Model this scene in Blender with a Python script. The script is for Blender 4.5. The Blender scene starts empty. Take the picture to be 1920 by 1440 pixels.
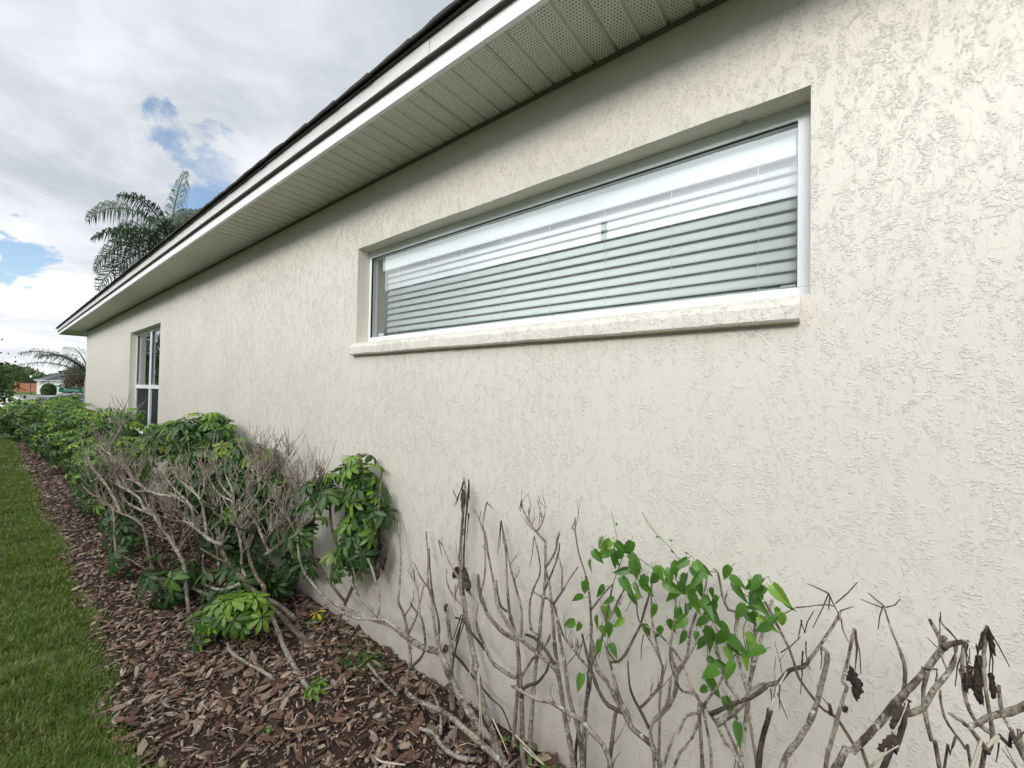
import bpy, math, random
import numpy as np
from mathutils import Vector, Matrix, noise as mnoise

SC = bpy.context.scene
COL = SC.collection
rnd = random.Random(11)
PI = math.pi

# ------------------------------------------------------------------ camera
YAW, PITCH, ROLL, FPX = math.radians(38.0), math.radians(1.06), math.radians(0.95), 766.9
CAM = Vector((0.0, -1.552, 1.614))
_F0 = Vector((-math.sin(YAW), math.cos(YAW), 0)); _R0 = Vector((math.cos(YAW), math.sin(YAW), 0)); _U0 = Vector((0, 0, 1))
FW = _F0 * math.cos(PITCH) + _U0 * math.sin(PITCH)
_U1 = -_F0 * math.sin(PITCH) + _U0 * math.cos(PITCH)
RT = _R0 * math.cos(ROLL) + _U1 * math.sin(ROLL)
UP = -_R0 * math.sin(ROLL) + _U1 * math.cos(ROLL)
cd = bpy.data.cameras.new('camera'); cam = bpy.data.objects.new('camera', cd); COL.objects.link(cam)
cd.sensor_fit = 'HORIZONTAL'; cd.sensor_width = 36.0; cd.lens = 36.0 * FPX / 1920.0
cd.clip_start = 0.02; cd.clip_end = 3000
cam.matrix_world = Matrix(((RT.x, UP.x, -FW.x, CAM.x), (RT.y, UP.y, -FW.y, CAM.y), (RT.z, UP.z, -FW.z, CAM.z), (0, 0, 0, 1)))
SC.camera = cam
SC.render.resolution_x, SC.render.resolution_y = 1024, 768

# ------------------------------------------------------------------ light
SUN_EL, SUN_AZ = math.radians(27), math.radians(-12)      # azimuth measured from the wall normal towards the far corner
sun_dir = Vector((-math.sin(SUN_AZ) * math.cos(SUN_EL), -math.cos(SUN_AZ) * math.cos(SUN_EL), math.sin(SUN_EL)))
sd = bpy.data.lights.new('sun', 'SUN'); sd.energy = 1.35; sd.angle = math.radians(20); sd.color = (1.0, 0.965, 0.91)
so = bpy.data.objects.new('sun', sd); COL.objects.link(so)
so.rotation_euler = (-sun_dir).to_track_quat('-Z', 'Y').to_euler()
SC.view_settings.view_transform = 'Standard'; SC.view_settings.look = 'None'
SC.view_settings.gamma = 1.0; SC.view_settings.use_curve_mapping = False
SC.view_settings.exposure = 0.66
SC.cycles.max_bounces = 8; SC.cycles.transparent_max_bounces = 16
SC.cycles.use_denoising = True

W = bpy.data.worlds.new('World'); SC.world = W; W.use_nodes = True


class NT:
    """small helper to write node trees in a few words"""
    def __init__(s, tree):
        s.t = tree
    def n(s, kind, inputs=None, **kw):
        nd = s.t.nodes.new(kind)
        for k, v in kw.items():
            setattr(nd, k, v)
        for k, v in (inputs or {}).items():
            s.set(nd, k, v)
        return nd
    def set(s, nd, k, v):
        sock = nd.inputs[k]
        if isinstance(v, bpy.types.NodeSocket):
            s.t.links.new(v, sock)
        elif isinstance(v, bpy.types.Node):
            s.t.links.new(v.outputs[0], sock)
        else:
            sock.default_value = v
    def math(s, op, a, b=0.0, c=0.0, clamp=False):
        nd = s.n('ShaderNodeMath', {0: a, 1: b, 2: c}, operation=op); nd.use_clamp = clamp
        return nd.outputs[0]
    def vmath(s, op, a, b=(0, 0, 0)):
        nd = s.n('ShaderNodeVectorMath', {0: a, 1: b}, operation=op)
        return nd.outputs['Value'] if op in ('DOT_PRODUCT', 'LENGTH', 'DISTANCE') else nd.outputs[0]
    def noise(s, vec, scale, detail=3.0, rough=0.55, dist=0.0, out='Fac'):
        nd = s.n('ShaderNodeTexNoise', {'Vector': vec, 'Scale': scale, 'Detail': detail, 'Roughness': rough, 'Distortion': dist})
        return nd.outputs[out]
    def ramp(s, fac, a, b, va=0.0, vb=1.0, smooth=True):
        nd = s.n('ShaderNodeMapRange', {0: fac, 1: a, 2: b, 3: va, 4: vb})
        nd.interpolation_type = 'SMOOTHSTEP' if smooth else 'LINEAR'
        return nd.outputs[0]
    def mix(s, fac, a, b):
        nd = s.n('ShaderNodeMix', data_type='RGBA')
        s.set(nd, 0, fac); s.set(nd, 6, a); s.set(nd, 7, b)
        return nd.outputs[2]
    def scale(s, vec, xyz):
        return s.n('ShaderNodeMapping', {'Vector': vec, 'Scale': xyz}).outputs[0]


def c4(r, g=None, b=None):
    if g is None:
        return (r, r, r, 1)
    return (r, g, b, 1)


def pix_dir(px, py):
    return (FW + RT * ((px - 960) / FPX) - UP * ((py - 720) / FPX)).normalized()


def build_world():
    t = W.node_tree; t.nodes.clear(); N = NT(t)
    d = N.n('ShaderNodeTexCoord').outputs['Generated']
    d = N.vmath('NORMALIZE', d)
    sky = N.n('ShaderNodeTexSky', sky_type='NISHITA')
    sky.sun_disc = False; sky.sun_elevation = SUN_EL; sky.sun_rotation = math.atan2(sun_dir.x, sun_dir.y)
    sky.air_density = 1.0; sky.dust_density = 1.0; sky.ozone_density = 1.0
    bg1 = N.n('ShaderNodeBackground', {'Color': sky, 'Strength': 0.13})
    # clouds on a flat layer overhead, seen in perspective
    z = N.n('ShaderNodeSeparateXYZ', {0: d}).outputs[2]
    zc = N.math('ADD', N.math('MAXIMUM', z, 0.0), 0.16)
    inv = N.math('DIVIDE', 1.0, zc)
    p = N.n('ShaderNodeVectorMath', operation='SCALE'); N.set(p, 0, d); N.set(p, 'Scale', inv); p = p.outputs[0]
    p = N.scale(p, (1, 1, 0.25))
    big = N.noise(p, 0.62, 6, 0.58, 0.35)
    wisp = N.noise(p, 2.1, 7, 0.6, 0.6)
    shade = N.noise(N.vmath('ADD', p, (3.7, 1.1, 0.4)), 0.85, 5, 0.55, 0.5)
    cover = N.math('ADD', N.math('MULTIPLY', big, 0.65), N.math('MULTIPLY', wisp, 0.35))
    # breaks in the cloud layer, with ragged edges
    wob = N.noise(N.scale(d, (1, 1, 1.6)), 7.0, 6, 0.62, 0.4, 'Color')
    dw = N.vmath('NORMALIZE', N.vmath('ADD', d, N.vmath('MULTIPLY', N.vmath('SUBTRACT', wob, (0.5, 0.5, 0.5)), (0.34, 0.34, 0.34))))
    gap = None
    for (px, py, r0, r1) in SKY_GAPS:
        g = N.vmath('DOT_PRODUCT', dw, tuple(pix_dir(px, py)))
        g = N.ramp(g, math.cos(math.radians(r1)), math.cos(math.radians(r0)))
        gap = g if gap is None else N.math('MAXIMUM', gap, g)
    cov = N.math('SUBTRACT', cover, N.math('MULTIPLY', gap, 0.30))
    mask = N.ramp(cov, 0.20, 0.38)
    dark = c4(0.45, 0.485, 0.53); lite = c4(0.80, 0.81, 0.84)
    sunny = N.ramp(N.vmath('DOT_PRODUCT', d, tuple(sun_dir)), -0.1, 0.95)
    low = N.ramp(z, 0.55, 0.02)
    s2 = N.math('ADD', N.math('MULTIPLY', shade, 0.6), N.math('MULTIPLY', wisp, 0.4))
    lum = N.math('ADD', N.ramp(s2, 0.36, 0.64), N.math('ADD', N.math('MULTIPLY', low, 0.52), N.math('MULTIPLY', sunny, 0.35)))
    lum = N.math('SUBTRACT', lum, 0.30, clamp=True)
    ccol = N.mix(lum, dark, lite)
    glow = N.ramp(N.vmath('DOT_PRODUCT', d, tuple(sun_dir)), 0.05, 1.0)          # cloud lit through by the sun behind it
    cstr = N.math('ADD', 0.83, N.math('MULTIPLY', glow, 1.45))
    bg2 = N.n('ShaderNodeBackground', {'Color': ccol, 'Strength': cstr})
    mx = N.n('ShaderNodeMixShader', {0: mask, 1: bg1.outputs[0], 2: bg2.outputs[0]})
    N.n('ShaderNodeOutputWorld', {0: mx})


SKY_GAPS = [(412, 318, 1.8, 7.2), (40, 512, 0.3, 3.0)]
build_world()


# ------------------------------------------------------------------ helpers: points
def atY(px, py, Y):
    r = FW + RT * ((px - 960) / FPX) - UP * ((py - 720) / FPX)
    return CAM + r * ((Y - CAM.y) / r.y)


def atZ(px, py, Z=0.0):
    r = FW + RT * ((px - 960) / FPX) - UP * ((py - 720) / FPX)
    return CAM + r * ((Z - CAM.z) / r.z)


def atD(px, py, D):
    return CAM + (FW + RT * ((px - 960) / FPX) - UP * ((py - 720) / FPX)) * D


def depth(p):
    return (Vector(p) - CAM).dot(FW)


def project(p):
    v = Vector(p) - CAM; z = v.dot(FW)
    return 960 + FPX * v.dot(RT) / z, 720 - FPX * v.dot(UP) / z


# ------------------------------------------------------------------ helpers: objects
def obj(name, me, mat=None, parent=None, loc=None):
    o = bpy.data.objects.new(name, me); COL.objects.link(o)
    if mat is not None and me is not None and not me.materials:
        me.materials.append(mat)
    if parent is not None:
        o.parent = parent
    if loc is not None:
        o.location = loc
    return o


def tag(o, label=None, cat=None, group=None, kind=None):
    for k, v in (('label', label), ('category', cat), ('group', group), ('kind', kind)):
        if v:
            o[k] = v
    return o


def empty(name, loc, label, cat, group=None):
    o = bpy.data.objects.new(name, None); COL.objects.link(o); o.location = loc; o.empty_display_size = 0.1
    return tag(o, label, cat, group)


def rel(o, parent):
    """parent built in world coordinates under a parent that sits at a place of its own (no rotation)"""
    o.parent = parent
    o.location = Vector(o.location) - Vector(parent.location)
    return o


class MB:
    def __init__(s):
        s.v = []; s.f = []
    def add(s, vs, fs):
        k = len(s.v); s.v += [tuple(p) for p in vs]; s.f += [tuple(i + k for i in f) for f in fs]
    def box(s, x0, x1, y0, y1, z0, z1):
        s.add([(x0, y0, z0), (x1, y0, z0), (x1, y1, z0), (x0, y1, z0), (x0, y0, z1), (x1, y0, z1), (x1, y1, z1), (x0, y1, z1)],
              [(3, 2, 1, 0), (4, 5, 6, 7), (0, 1, 5, 4), (1, 2, 6, 5), (2, 3, 7, 6), (3, 0, 4, 7)])
    def quad(s, a, b, c, d):
        s.add([a, b, c, d], [(0, 1, 2, 3)])
    def tube(s, pts, rad, n=6, cap=True):
        k = len(s.v); m = len(pts)
        ref = Vector((0.31, 0.52, 0.79))
        for i, p in enumerate(pts):
            p = Vector(p)
            t = (Vector(pts[min(i + 1, m - 1)]) - Vector(pts[max(i - 1, 0)]))
            t = t.normalized() if t.length > 1e-9 else Vector((0, 0, 1))
            u = t.cross(ref); u = u.normalized() if u.length > 1e-4 else t.orthogonal().normalized(); w = t.cross(u)
            ref = w.cross(t) if False else ref
            for j in range(n):
                a = 2 * PI * j / n
                s.v.append(tuple(p + (u * math.cos(a) + w * math.sin(a)) * rad[i]))
        for i in range(m - 1):
            for j in range(n):
                a = k + i * n + j; b = k + i * n + (j + 1) % n
                s.f.append((a, b, b + n, a + n))
        if cap:
            s.f.append(tuple(k + j for j in range(n))[::-1]); s.f.append(tuple(k + (m - 1) * n + j for j in range(n)))
    def lathe(s, prof, n=16, cx=0, cy=0):
        k = len(s.v)
        for (r, z) in prof:
            for j in range(n):
                a = 2 * PI * j / n; s.v.append((cx + r * math.cos(a), cy + r * math.sin(a), z))
        for i in range(len(prof) - 1):
            for j in range(n):
                a = k + i * n + j; b = k + i * n + (j + 1) % n
                s.f.append((a, b, b + n, a + n))
    def mesh(s, name, smooth=False):
        me = bpy.data.meshes.new(name); me.from_pydata(s.v, [], s.f); me.update()
        if smooth:
            me.polygons.foreach_set('use_smooth', [True] * len(me.polygons))
        return me
    def build(s, name, mat, parent=None, smooth=False, loc=None, bevel=0.0):
        o = obj(name, s.mesh(name, smooth), mat, parent, loc)
        if bevel:
            m = o.modifiers.new('bevel', 'BEVEL'); m.width = bevel; m.segments = 2; m.limit_method = 'ANGLE'
        return o


def box(name, mat, parent, x0, x1, y0, y1, z0, z1, bevel=0.0):
    b = MB(); b.box(x0, x1, y0, y1, z0, z1)
    return b.build(name, mat, parent, bevel=bevel)


def np_mesh(name, verts, faces):
    """verts (n,3), faces (m,k) all of one size"""
    verts = np.asarray(verts, dtype=np.float32); faces = np.asarray(faces, dtype=np.int32)
    me = bpy.data.meshes.new(name); k = faces.shape[1]
    me.vertices.add(len(verts)); me.vertices.foreach_set('co', verts.ravel())
    me.loops.add(faces.size); me.loops.foreach_set('vertex_index', faces.ravel())
    me.polygons.add(len(faces)); me.polygons.foreach_set('loop_start', np.arange(0, faces.size, k, dtype=np.int32))
    try:
        me.polygons.foreach_set('loop_total', np.full(len(faces), k, dtype=np.int32))
    except Exception:
        pass
    me.update(calc_edges=True); me.validate()
    return me


# ------------------------------------------------------------------ materials
def new_mat(name):
    m = bpy.data.materials.new(name); m.use_nodes = True
    t = m.node_tree; t.nodes.clear(); N = NT(t)
    out = N.n('ShaderNodeOutputMaterial')
    return m, N, out


def principled(N, out, color, rough=0.6, spec=0.5, normal=None, metal=0.0):
    b = N.n('ShaderNodeBsdfPrincipled')
    N.set(b, 'Base Color', color); N.set(b, 'Roughness', rough); N.set(b, 'Metallic', metal)
    N.set(b, 'Specular IOR Level', spec)
    if normal is not None:
        N.set(b, 'Normal', normal)
    N.set(out, 0, b.outputs[0])
    return b


def bump(N, h, strength=1.0, dist=0.01, normal=None):
    b = N.n('ShaderNodeBump', {'Height': h, 'Strength': strength, 'Distance': dist})
    if normal is not None:
        N.set(b, 'Normal', normal)
    return b.outputs[0]


def mat_simple(name, col, rough=0.6, spec=0.5, var=0.08, vscale=8.0, bmp=0.0, bscale=60.0, metal=0.0):
    m, N, out = new_mat(name)
    co = N.n('ShaderNodeTexCoord').outputs['Object']
    v = N.noise(co, vscale, 4, 0.6)
    a = tuple(c * (1 - var) for c in col); b = tuple(min(1, c * (1 + var)) for c in col)
    colr = N.mix(v, c4(*a), c4(*b))
    nrm = bump(N, N.noise(co, bscale, 4, 0.6), bmp, 0.01) if bmp else None
    principled(N, out, colr, rough, spec, nrm, metal)
    return m


def mat_stucco(name='stucco', col=(0.71, 0.672, 0.607), amount=1.0):
    m, N, out = new_mat(name)
    co = N.n('ShaderNodeTexCoord').outputs['Object']
    # skip-trowel: upright islands of rough plaster, broken into short ledges, between flat floated areas
    warp = N.noise(co, 5.0, 2, 0.5, 0.0, 'Color')
    wv = N.vmath('ADD', co, N.vmath('MULTIPLY', N.vmath('SUBTRACT', warp, (0.5, 0.5, 0.5)), (0.05, 0.05, 0.05)))
    isl = N.noise(N.scale(wv, (31.0, 31.0, 15.0)), 1.0, 5, 0.66, 0.7)
    dens = N.noise(co, 1.7, 3, 0.5)
    thr = N.math('ADD', isl, N.math('MULTIPLY', N.math('SUBTRACT', dens, 0.5), 0.35))
    patch = N.ramp(thr, 0.475, 0.575)
    rid = N.noise(N.scale(wv, (96.0, 96.0, 150.0)), 1.0, 3, 0.6, 0.5)
    r1 = N.ramp(rid, 0.47, 0.66)
    big = N.ramp(N.noise(N.scale(N.vmath('ADD', co, (1.3, 5.2, 9.7)), (1, 1, .55)), 24.0, 5, 0.62, 1.3), 0.53, 0.56)
    grain = N.noise(co, 260.0, 2, 0.5)
    h = N.math('MULTIPLY', patch, N.math('ADD', 0.22, N.math('MULTIPLY', r1, 0.78)))
    h = N.math('ADD', h, N.math('MULTIPLY', big, 0.28))
    h = N.math('ADD', h, N.math('MULTIPLY', grain, 0.05))
    sx = N.n('ShaderNodeSeparateXYZ', {0: co}).outputs[0]
    amt = N.ramp(sx, -0.6, -4.5, 0.0015 * amount, 0.0033 * amount, False)      # coarser hand towards the far end
    nrm = bump(N, h, 1.0, amt)
    dirt = N.noise(co, 1.3, 4, 0.6)
    col_ = N.mix(dirt, c4(col[0] * 0.97, col[1] * 0.965, col[2] * 0.95), c4(*col))
    sx0 = N.n('ShaderNodeSeparateXYZ', {0: co}).outputs[0]
    # faint streaks of weathering below the sill line and near the ground
    stv = N.noise(N.scale(co, (9.0, 9.0, 0.7)), 1.0, 4, 0.6)
    col_ = N.mix(N.math('MULTIPLY', N.ramp(stv, 0.55, 0.8), 0.10), col_, c4(0.47, 0.44, 0.36))
    z = N.n('ShaderNodeSeparateXYZ', {0: co}).outputs[2]
    drip = N.ramp(N.noise(N.scale(co, (16.0, 16.0, 0.9)), 1.0, 4, 0.65), 0.54, 0.74)
    under = N.math('MULTIPLY', N.math('MULTIPLY', N.ramp(z, 1.05, 1.84), N.math('LESS_THAN', z, 1.86)), N.ramp(N.math('ABSOLUTE', N.math('ADD', sx0, 1.32)), 1.32, 1.2))
    col_ = N.mix(N.math('MULTIPLY', N.math('MULTIPLY', drip, under), 0.16), col_, c4(0.40, 0.37, 0.30))
    splash = N.math('MULTIPLY', N.ramp(N.math('ADD', z, N.math('MULTIPLY', N.noise(co, 7, 4, 0.6), 0.22)), 0.34, 0.10), 0.35)
    col_ = N.mix(splash, col_, c4(0.42, 0.37, 0.29))
    principled(N, out, col_, N.math('ADD', 0.33, N.math('MULTIPLY', dirt, 0.2)), 0.5, nrm)
    return m


def mat_reveal(name='reveal_stucco'):
    m, N, out = new_mat(name)
    co = N.n('ShaderNodeTexCoord').outputs['Object']
    n1 = N.ramp(N.noise(N.scale(co, (0.6, 1, 1)), 45.0, 3, 0.55, 0.9), 0.52, 0.6)
    g = N.noise(co, 9.0, 4, 0.6)
    nrm = bump(N, N.math('ADD', n1, N.math('MULTIPLY', g, 0.8)), 0.55, 0.0025)
    col = N.mix(g, c4(0.63, 0.605, 0.52), c4(0.69, 0.67, 0.59))
    rust = N.ramp(N.vmath('DISTANCE', co, (-0.245, 0.075, 2.578)), 0.02, 0.004)
    col = N.mix(N.math('MULTIPLY', rust, 0.75), col, c4(0.28, 0.19, 0.06))
    principled(N, out, col, 0.55, 0.3, nrm)
    return m


def mat_soffit():
    m, N, out = new_mat('soffit_vinyl')
    co = N.n('ShaderNodeTexCoord').outputs['Object']
    s = N.n('ShaderNodeSeparateXYZ', {0: co})
    # drilled vents, staggered rows; only on the flats between the grooves
    PX, PY = 0.0128, 0.0132
    u = N.math('DIVIDE', s.outputs[0], PX); v = N.math('DIVIDE', s.outputs[1], PY)
    row = N.math('FLOOR', v)
    odd = N.math('MULTIPLY', N.math('MODULO', N.math('ABSOLUTE', row), 2.0), 0.5)
    fu = N.math('SUBTRACT', N.math('FRACT', N.math('ADD', u, odd)), 0.5)
    fv = N.math('SUBTRACT', N.math('FRACT', v), 0.5)
    r = N.math('SQRT', N.math('ADD', N.math('POWER', N.math('MULTIPLY', fu, PX), 2.0), N.math('POWER', N.math('MULTIPLY', fv, PY), 2.0)))
    hole = N.ramp(r, 0.0040, 0.0026)
    g = N.math('FRACT', N.math('DIVIDE', N.math('ADD', s.outputs[0], 10.16), 0.1016))
    flat = N.math('MULTIPLY', N.ramp(g, 0.21, 0.23), N.ramp(g, 0.96, 0.94))
    hole = N.math('MULTIPLY', hole, flat)
    oi = N.n('ShaderNodeObjectInfo').outputs['Random']
    w = N.noise(N.n('ShaderNodeNewGeometry').outputs['Position'], 30.0, 3, 0.6)
    depthc = N.ramp(w, 0.3, 0.65, 0.6, 1.0)
    big = N.noise(N.n('ShaderNodeNewGeometry').outputs['Position'], 2.2, 4, 0.6)
    base = N.mix(big, c4(0.66, 0.65, 0.57), c4(0.76, 0.75, 0.67))
    base = N.mix(N.math('MULTIPLY', oi, 0.12), base, c4(0.5, 0.5, 0.45))
    col = N.mix(N.math('MULTIPLY', hole, depthc), base, c4(0.06, 0.06, 0.052))
    principled(N, out, col, 0.5, 0.4, bump(N, N.math('SUBTRACT', 1.0, hole), 0.5, 0.002))
    return m


def mat_metal_white(name, col, stain=0.0, rough=0.35):
    m, N, out = new_mat(name)
    co = N.n('ShaderNodeNewGeometry').outputs['Position']
    st = N.noise(N.scale(co, (2.2, 2.2, 14.0)), 1.6, 5, 0.65, 0.6)
    st2 = N.noise(co, 26.0, 3, 0.6)
    f = N.math('MULTIPLY', N.ramp(N.math('ADD', N.math('MULTIPLY', st, 0.75), N.math('MULTIPLY', st2, 0.25)), 0.45, 0.72), stain)
    c = N.mix(f, c4(*col), c4(col[0] * 0.62, col[1] * 0.60, col[2] * 0.53))
    principled(N, out, c, rough, 0.5, bump(N, N.noise(co, 3.0, 3, 0.5), 0.2, 0.004))
    return m


def mat_shingle():
    m, N, out = new_mat('asphalt_shingle')
    co = N.n('ShaderNodeNewGeometry').outputs['Position']
    oi = N.n('ShaderNodeObjectInfo').outputs['Random']
    g = N.noise(co, 420.0, 2, 0.7)
    b = N.noise(co, 7.0, 4, 0.6)
    c = N.mix(g, c4(0.045, 0.042, 0.04), c4(0.17, 0.155, 0.14))
    c = N.mix(N.math('MULTIPLY', N.math('ADD', oi, b), 0.22), c, c4(0.03, 0.03, 0.032))
    principled(N, out, c, 0.9, 0.2, bump(N, g, 0.6, 0.003))
    return m


def mat_glass(name, r0=0.19, tint=(0.90, 0.955, 0.945)):
    m, N, out = new_mat(name)
    geo = N.n('ShaderNodeNewGeometry')
    co = geo.outputs['Position']
    # two-sided Schlick reflectance (double glazed unit)
    c = N.math('ABSOLUTE', N.vmath('DOT_PRODUCT', geo.outputs['Incoming'], geo.outputs['Normal']))
    f5 = N.math('POWER', N.math('SUBTRACT', 1.0, c, clamp=True), 4.0)
    nb = bump(N, N.noise(co, 2.2, 2, 0.4), 0.05, 0.02)
    tr = N.n('ShaderNodeBsdfTransparent', {'Color': c4(*tint)})
    gl = N.n('ShaderNodeBsdfGlossy', {'Color': c4(0.95, 0.98, 1.0), 'Roughness': 0.0, 'Normal': nb})
    f = N.math('ADD', r0, N.math('MULTIPLY', f5, 1.0 - r0), clamp=True)
    mx = N.n('ShaderNodeMixShader', {0: f, 1: tr.outputs[0], 2: gl.outputs[0]})
    N.set(out, 0, mx.outputs[0])
    return m


def mat_bark(name, a=(0.30, 0.255, 0.20), b=(0.15, 0.12, 0.09), lichen=0.5, scale=1.0):
    m, N, out = new_mat(name)
    co = N.n('ShaderNodeNewGeometry').outputs['Position']
    oi = N.n('ShaderNodeObjectInfo').outputs['Random']
    st = N.noise(N.scale(co, (1, 1, 0.35)), 90.0 * scale, 4, 0.65, 0.5)
    bg = N.noise(co, 9.0, 4, 0.6, 0.3)
    c = N.mix(N.ramp(N.math('ADD', N.math('MULTIPLY', st, 0.5), N.math('MULTIPLY', bg, 0.5)), 0.40, 0.58), c4(*b), c4(*a))
    c = N.mix(N.math('MULTIPLY', oi, 0.45), c, c4(b[0] * 0.9, b[1] * 0.85, b[2] * 0.8))
    li = N.ramp(N.noise(co, 55.0, 5, 0.7, 1.0), 0.60 - 0.10 * lichen, 0.66 - 0.08 * lichen)
    li = N.math('MULTIPLY', li, N.ramp(N.noise(co, 11.0, 3, 0.5), 0.36, 0.56))
    c = N.mix(N.math('MULTIPLY', li, min(1.0, 0.35 + lichen)), c, c4(0.52, 0.52, 0.46))
    rings = N.ramp(N.noise(N.scale(co, (12, 12, 150)), 1.0, 2, 0.5), 0.60, 0.66)
    knots = N.math('MAXIMUM', N.math('MULTIPLY', rings, .55), N.ramp(N.noise(co, 140.0, 3, 0.5), 0.56, 0.65))
    c = N.mix(N.math('MULTIPLY', knots, 0.7), c, c4(0.05, 0.042, 0.035))
    h = N.math('ADD', N.math('MULTIPLY', st, 0.8), N.math('MULTIPLY', li, 0.5))
    principled(N, out, c, 0.85, 0.2, bump(N, h, 0.9, 0.003))
    return m


def mat_leaf(name, dark, lite, yellow=None, gloss=0.38, island=False, transl=0.3, patch=None):
    m, N, out = new_mat(name)
    geo = N.n('ShaderNodeNewGeometry')
    rn = geo.outputs['Random Per Island'] if island else N.n('ShaderNodeObjectInfo').outputs['Random']
    co = geo.outputs['Position']
    v = N.noise(co, 14.0, 3, 0.5)
    f = N.math('ADD', N.math('MULTIPLY', rn, 0.75), N.math('MULTIPLY', N.math('SUBTRACT', v, 0.3), 0.6), clamp=True)
    c = N.mix(f, c4(*dark), c4(*lite))
    if patch:
        pn = N.ramp(N.noise(co, 2.6, 4, 0.6), 0.50, 0.68)
        c = N.mix(N.math('MULTIPLY', pn, 0.6), c, c4(*patch))
    if yellow:
        c = N.mix(N.ramp(rn, 0.86, 0.97), c, c4(*yellow))
    b = N.n('ShaderNodeBsdfPrincipled')
    N.set(b, 'Base Color', c); N.set(b, 'Roughness', gloss); N.set(b, 'Specular IOR Level', 0.5)
    N.set(b, 'Normal', bump(N, N.noise(co, 90.0, 3, 0.5), 0.25, 0.004))
    t = N.n('ShaderNodeBsdfTranslucent', {'Color': N.mix(0.5, c, c4(lite[0] * 1.3, lite[1] * 1.4, lite[2]))})
    mx = N.n('ShaderNodeMixShader', {0: transl, 1: b.outputs[0], 2: t.outputs[0]})
    N.set(out, 0, mx.outputs[0])
    return m


def mat_chip(name, island):
    m, N, out = new_mat(name)
    geo = N.n('ShaderNodeNewGeometry')
    rn = geo.outputs['Random Per Island'] if island else N.n('ShaderNodeObjectInfo').outputs['Random']
    co = N.n('ShaderNodeTexCoord').outputs['Object']
    cr = N.n('ShaderNodeValToRGB', {0: rn})
    els = cr.color_ramp.elements
    els[0].position = 0.0; els[0].color = c4(0.06, 0.036, 0.027)
    els[1].position = 1.0; els[1].color = c4(0.58, 0.46, 0.33)
    for pos, col in ((0.22, (0.145, 0.07, 0.044)), (0.45, (0.26, 0.142, 0.09)), (0.65, (0.36, 0.245, 0.18)), (0.82, (0.44, 0.355, 0.285)), (0.94, (0.56, 0.43, 0.29))):
        e = els.new(pos); e.color = c4(*col)
    st = N.noise(N.scale(co, (30, 160, 80)), 1.0, 4, 0.65, 0.4)
    c = N.mix(N.ramp(st, 0.35, 0.7), N.mix(0.55, cr.outputs[0], c4(0.02, 0.013, 0.01)), cr.outputs[0])
    principled(N, out, c, 0.62, 0.42, bump(N, st, 0.8, 0.003))
    return m


def mat_ground(name, c0, c1, c2, s1=6.0, s2=60.0, bmp=0.6, bd=0.01, rough=0.9):
    m, N, out = new_mat(name)
    co = N.n('ShaderNodeNewGeometry').outputs['Position']
    a = N.noise(co, s1, 5, 0.6); b = N.noise(co, s2, 4, 0.7)
    c = N.mix(N.ramp(a, 0.35, 0.65), c4(*c0), c4(*c1))
    c = N.mix(N.ramp(b, 0.45, 0.7), c, c4(*c2))
    principled(N, out, c, rough, 0.2, bump(N, b, bmp, bd))
    return m


M = {}
M['stucco'] = mat_stucco()
M['sill'] = mat_stucco('sill_stucco', (0.72, 0.70, 0.63), 1.3)
M['reveal'] = mat_reveal()
M['soffit'] = mat_soffit()
M['trim'] = mat_simple('soffit_trim', (0.60, 0.60, 0.54), 0.45, 0.4, 0.06)
M['fascia'] = mat_metal_white('fascia_aluminium', (0.84, 0.85, 0.86), 0.12)
M['fascia2'] = mat_metal_white('weathered_fascia_aluminium', (0.62, 0.63, 0.62), 0.55)
M['drip'] = mat_simple('brown_drip_edge', (0.035, 0.032, 0.03), 0.45, 0.4)
M['shingle'] = mat_shingle()
M['vinyl'] = mat_simple('white_window_vinyl', (0.82, 0.84, 0.86), 0.3, 0.5, 0.03, 5.0)
M['gasket'] = mat_simple('black_gasket', (0.012, 0.012, 0.013), 0.5, 0.3)
M['glass'] = mat_glass('window_glass')
M['slat'] = mat_simple('blind_slat_vinyl', (0.86, 0.87, 0.86), 0.42, 0.4, 0.03, 3.0)
M['cord'] = mat_simple('blind_cord', (0.75, 0.75, 0.73), 0.8, 0.2)
M['inner'] = mat_simple('interior_paint', (0.56, 0.52, 0.42), 0.8, 0.2, 0.03)
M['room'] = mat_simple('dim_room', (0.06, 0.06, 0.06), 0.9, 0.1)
M['screen'] = mat_simple('insect_screen', (0.018, 0.02, 0.024), 0.75, 0.25)
M['bark'] = mat_bark('pale_branch_bark', (0.42, 0.36, 0.285), (0.085, 0.066, 0.048), 0.75)
M['bark_dark'] = mat_bark('dark_branch_bark', (0.13, 0.11, 0.09), (0.045, 0.037, 0.03), 0.15)
M['bark_lichen'] = mat_bark('lichen_branch_bark', (0.48, 0.425, 0.345), (0.12, 0.095, 0.07), 0.95)
M['bark_brown'] = mat_bark('brown_branch_bark', (0.20, 0.15, 0.10), (0.09, 0.066, 0.045), 0.55)
M['twig'] = mat_bark('dead_twig', (0.45, 0.385, 0.315), (0.17, 0.135, 0.105), 0.6)
M['bark_pale'] = mat_bark('bleached_branch_bark', (0.52, 0.45, 0.37), (0.16, 0.125, 0.095), 0.9)
M['twig_grey'] = mat_bark('grey_twig', (0.36, 0.32, 0.27), (0.10, 0.085, 0.068), 0.5)
M['straw'] = mat_simple('pale_dry_stem', (0.52, 0.46, 0.36), 0.8, 0.2)
M['dead'] = mat_leaf('dead_leaf_brown', (0.018, 0.014, 0.012), (0.10, 0.07, 0.05), gloss=0.8, transl=0.1)
M['leaf'] = mat_leaf('umbrella_leaf', (0.022, 0.066, 0.013), (0.10, 0.20, 0.032), (0.22, 0.33, 0.045))
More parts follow.
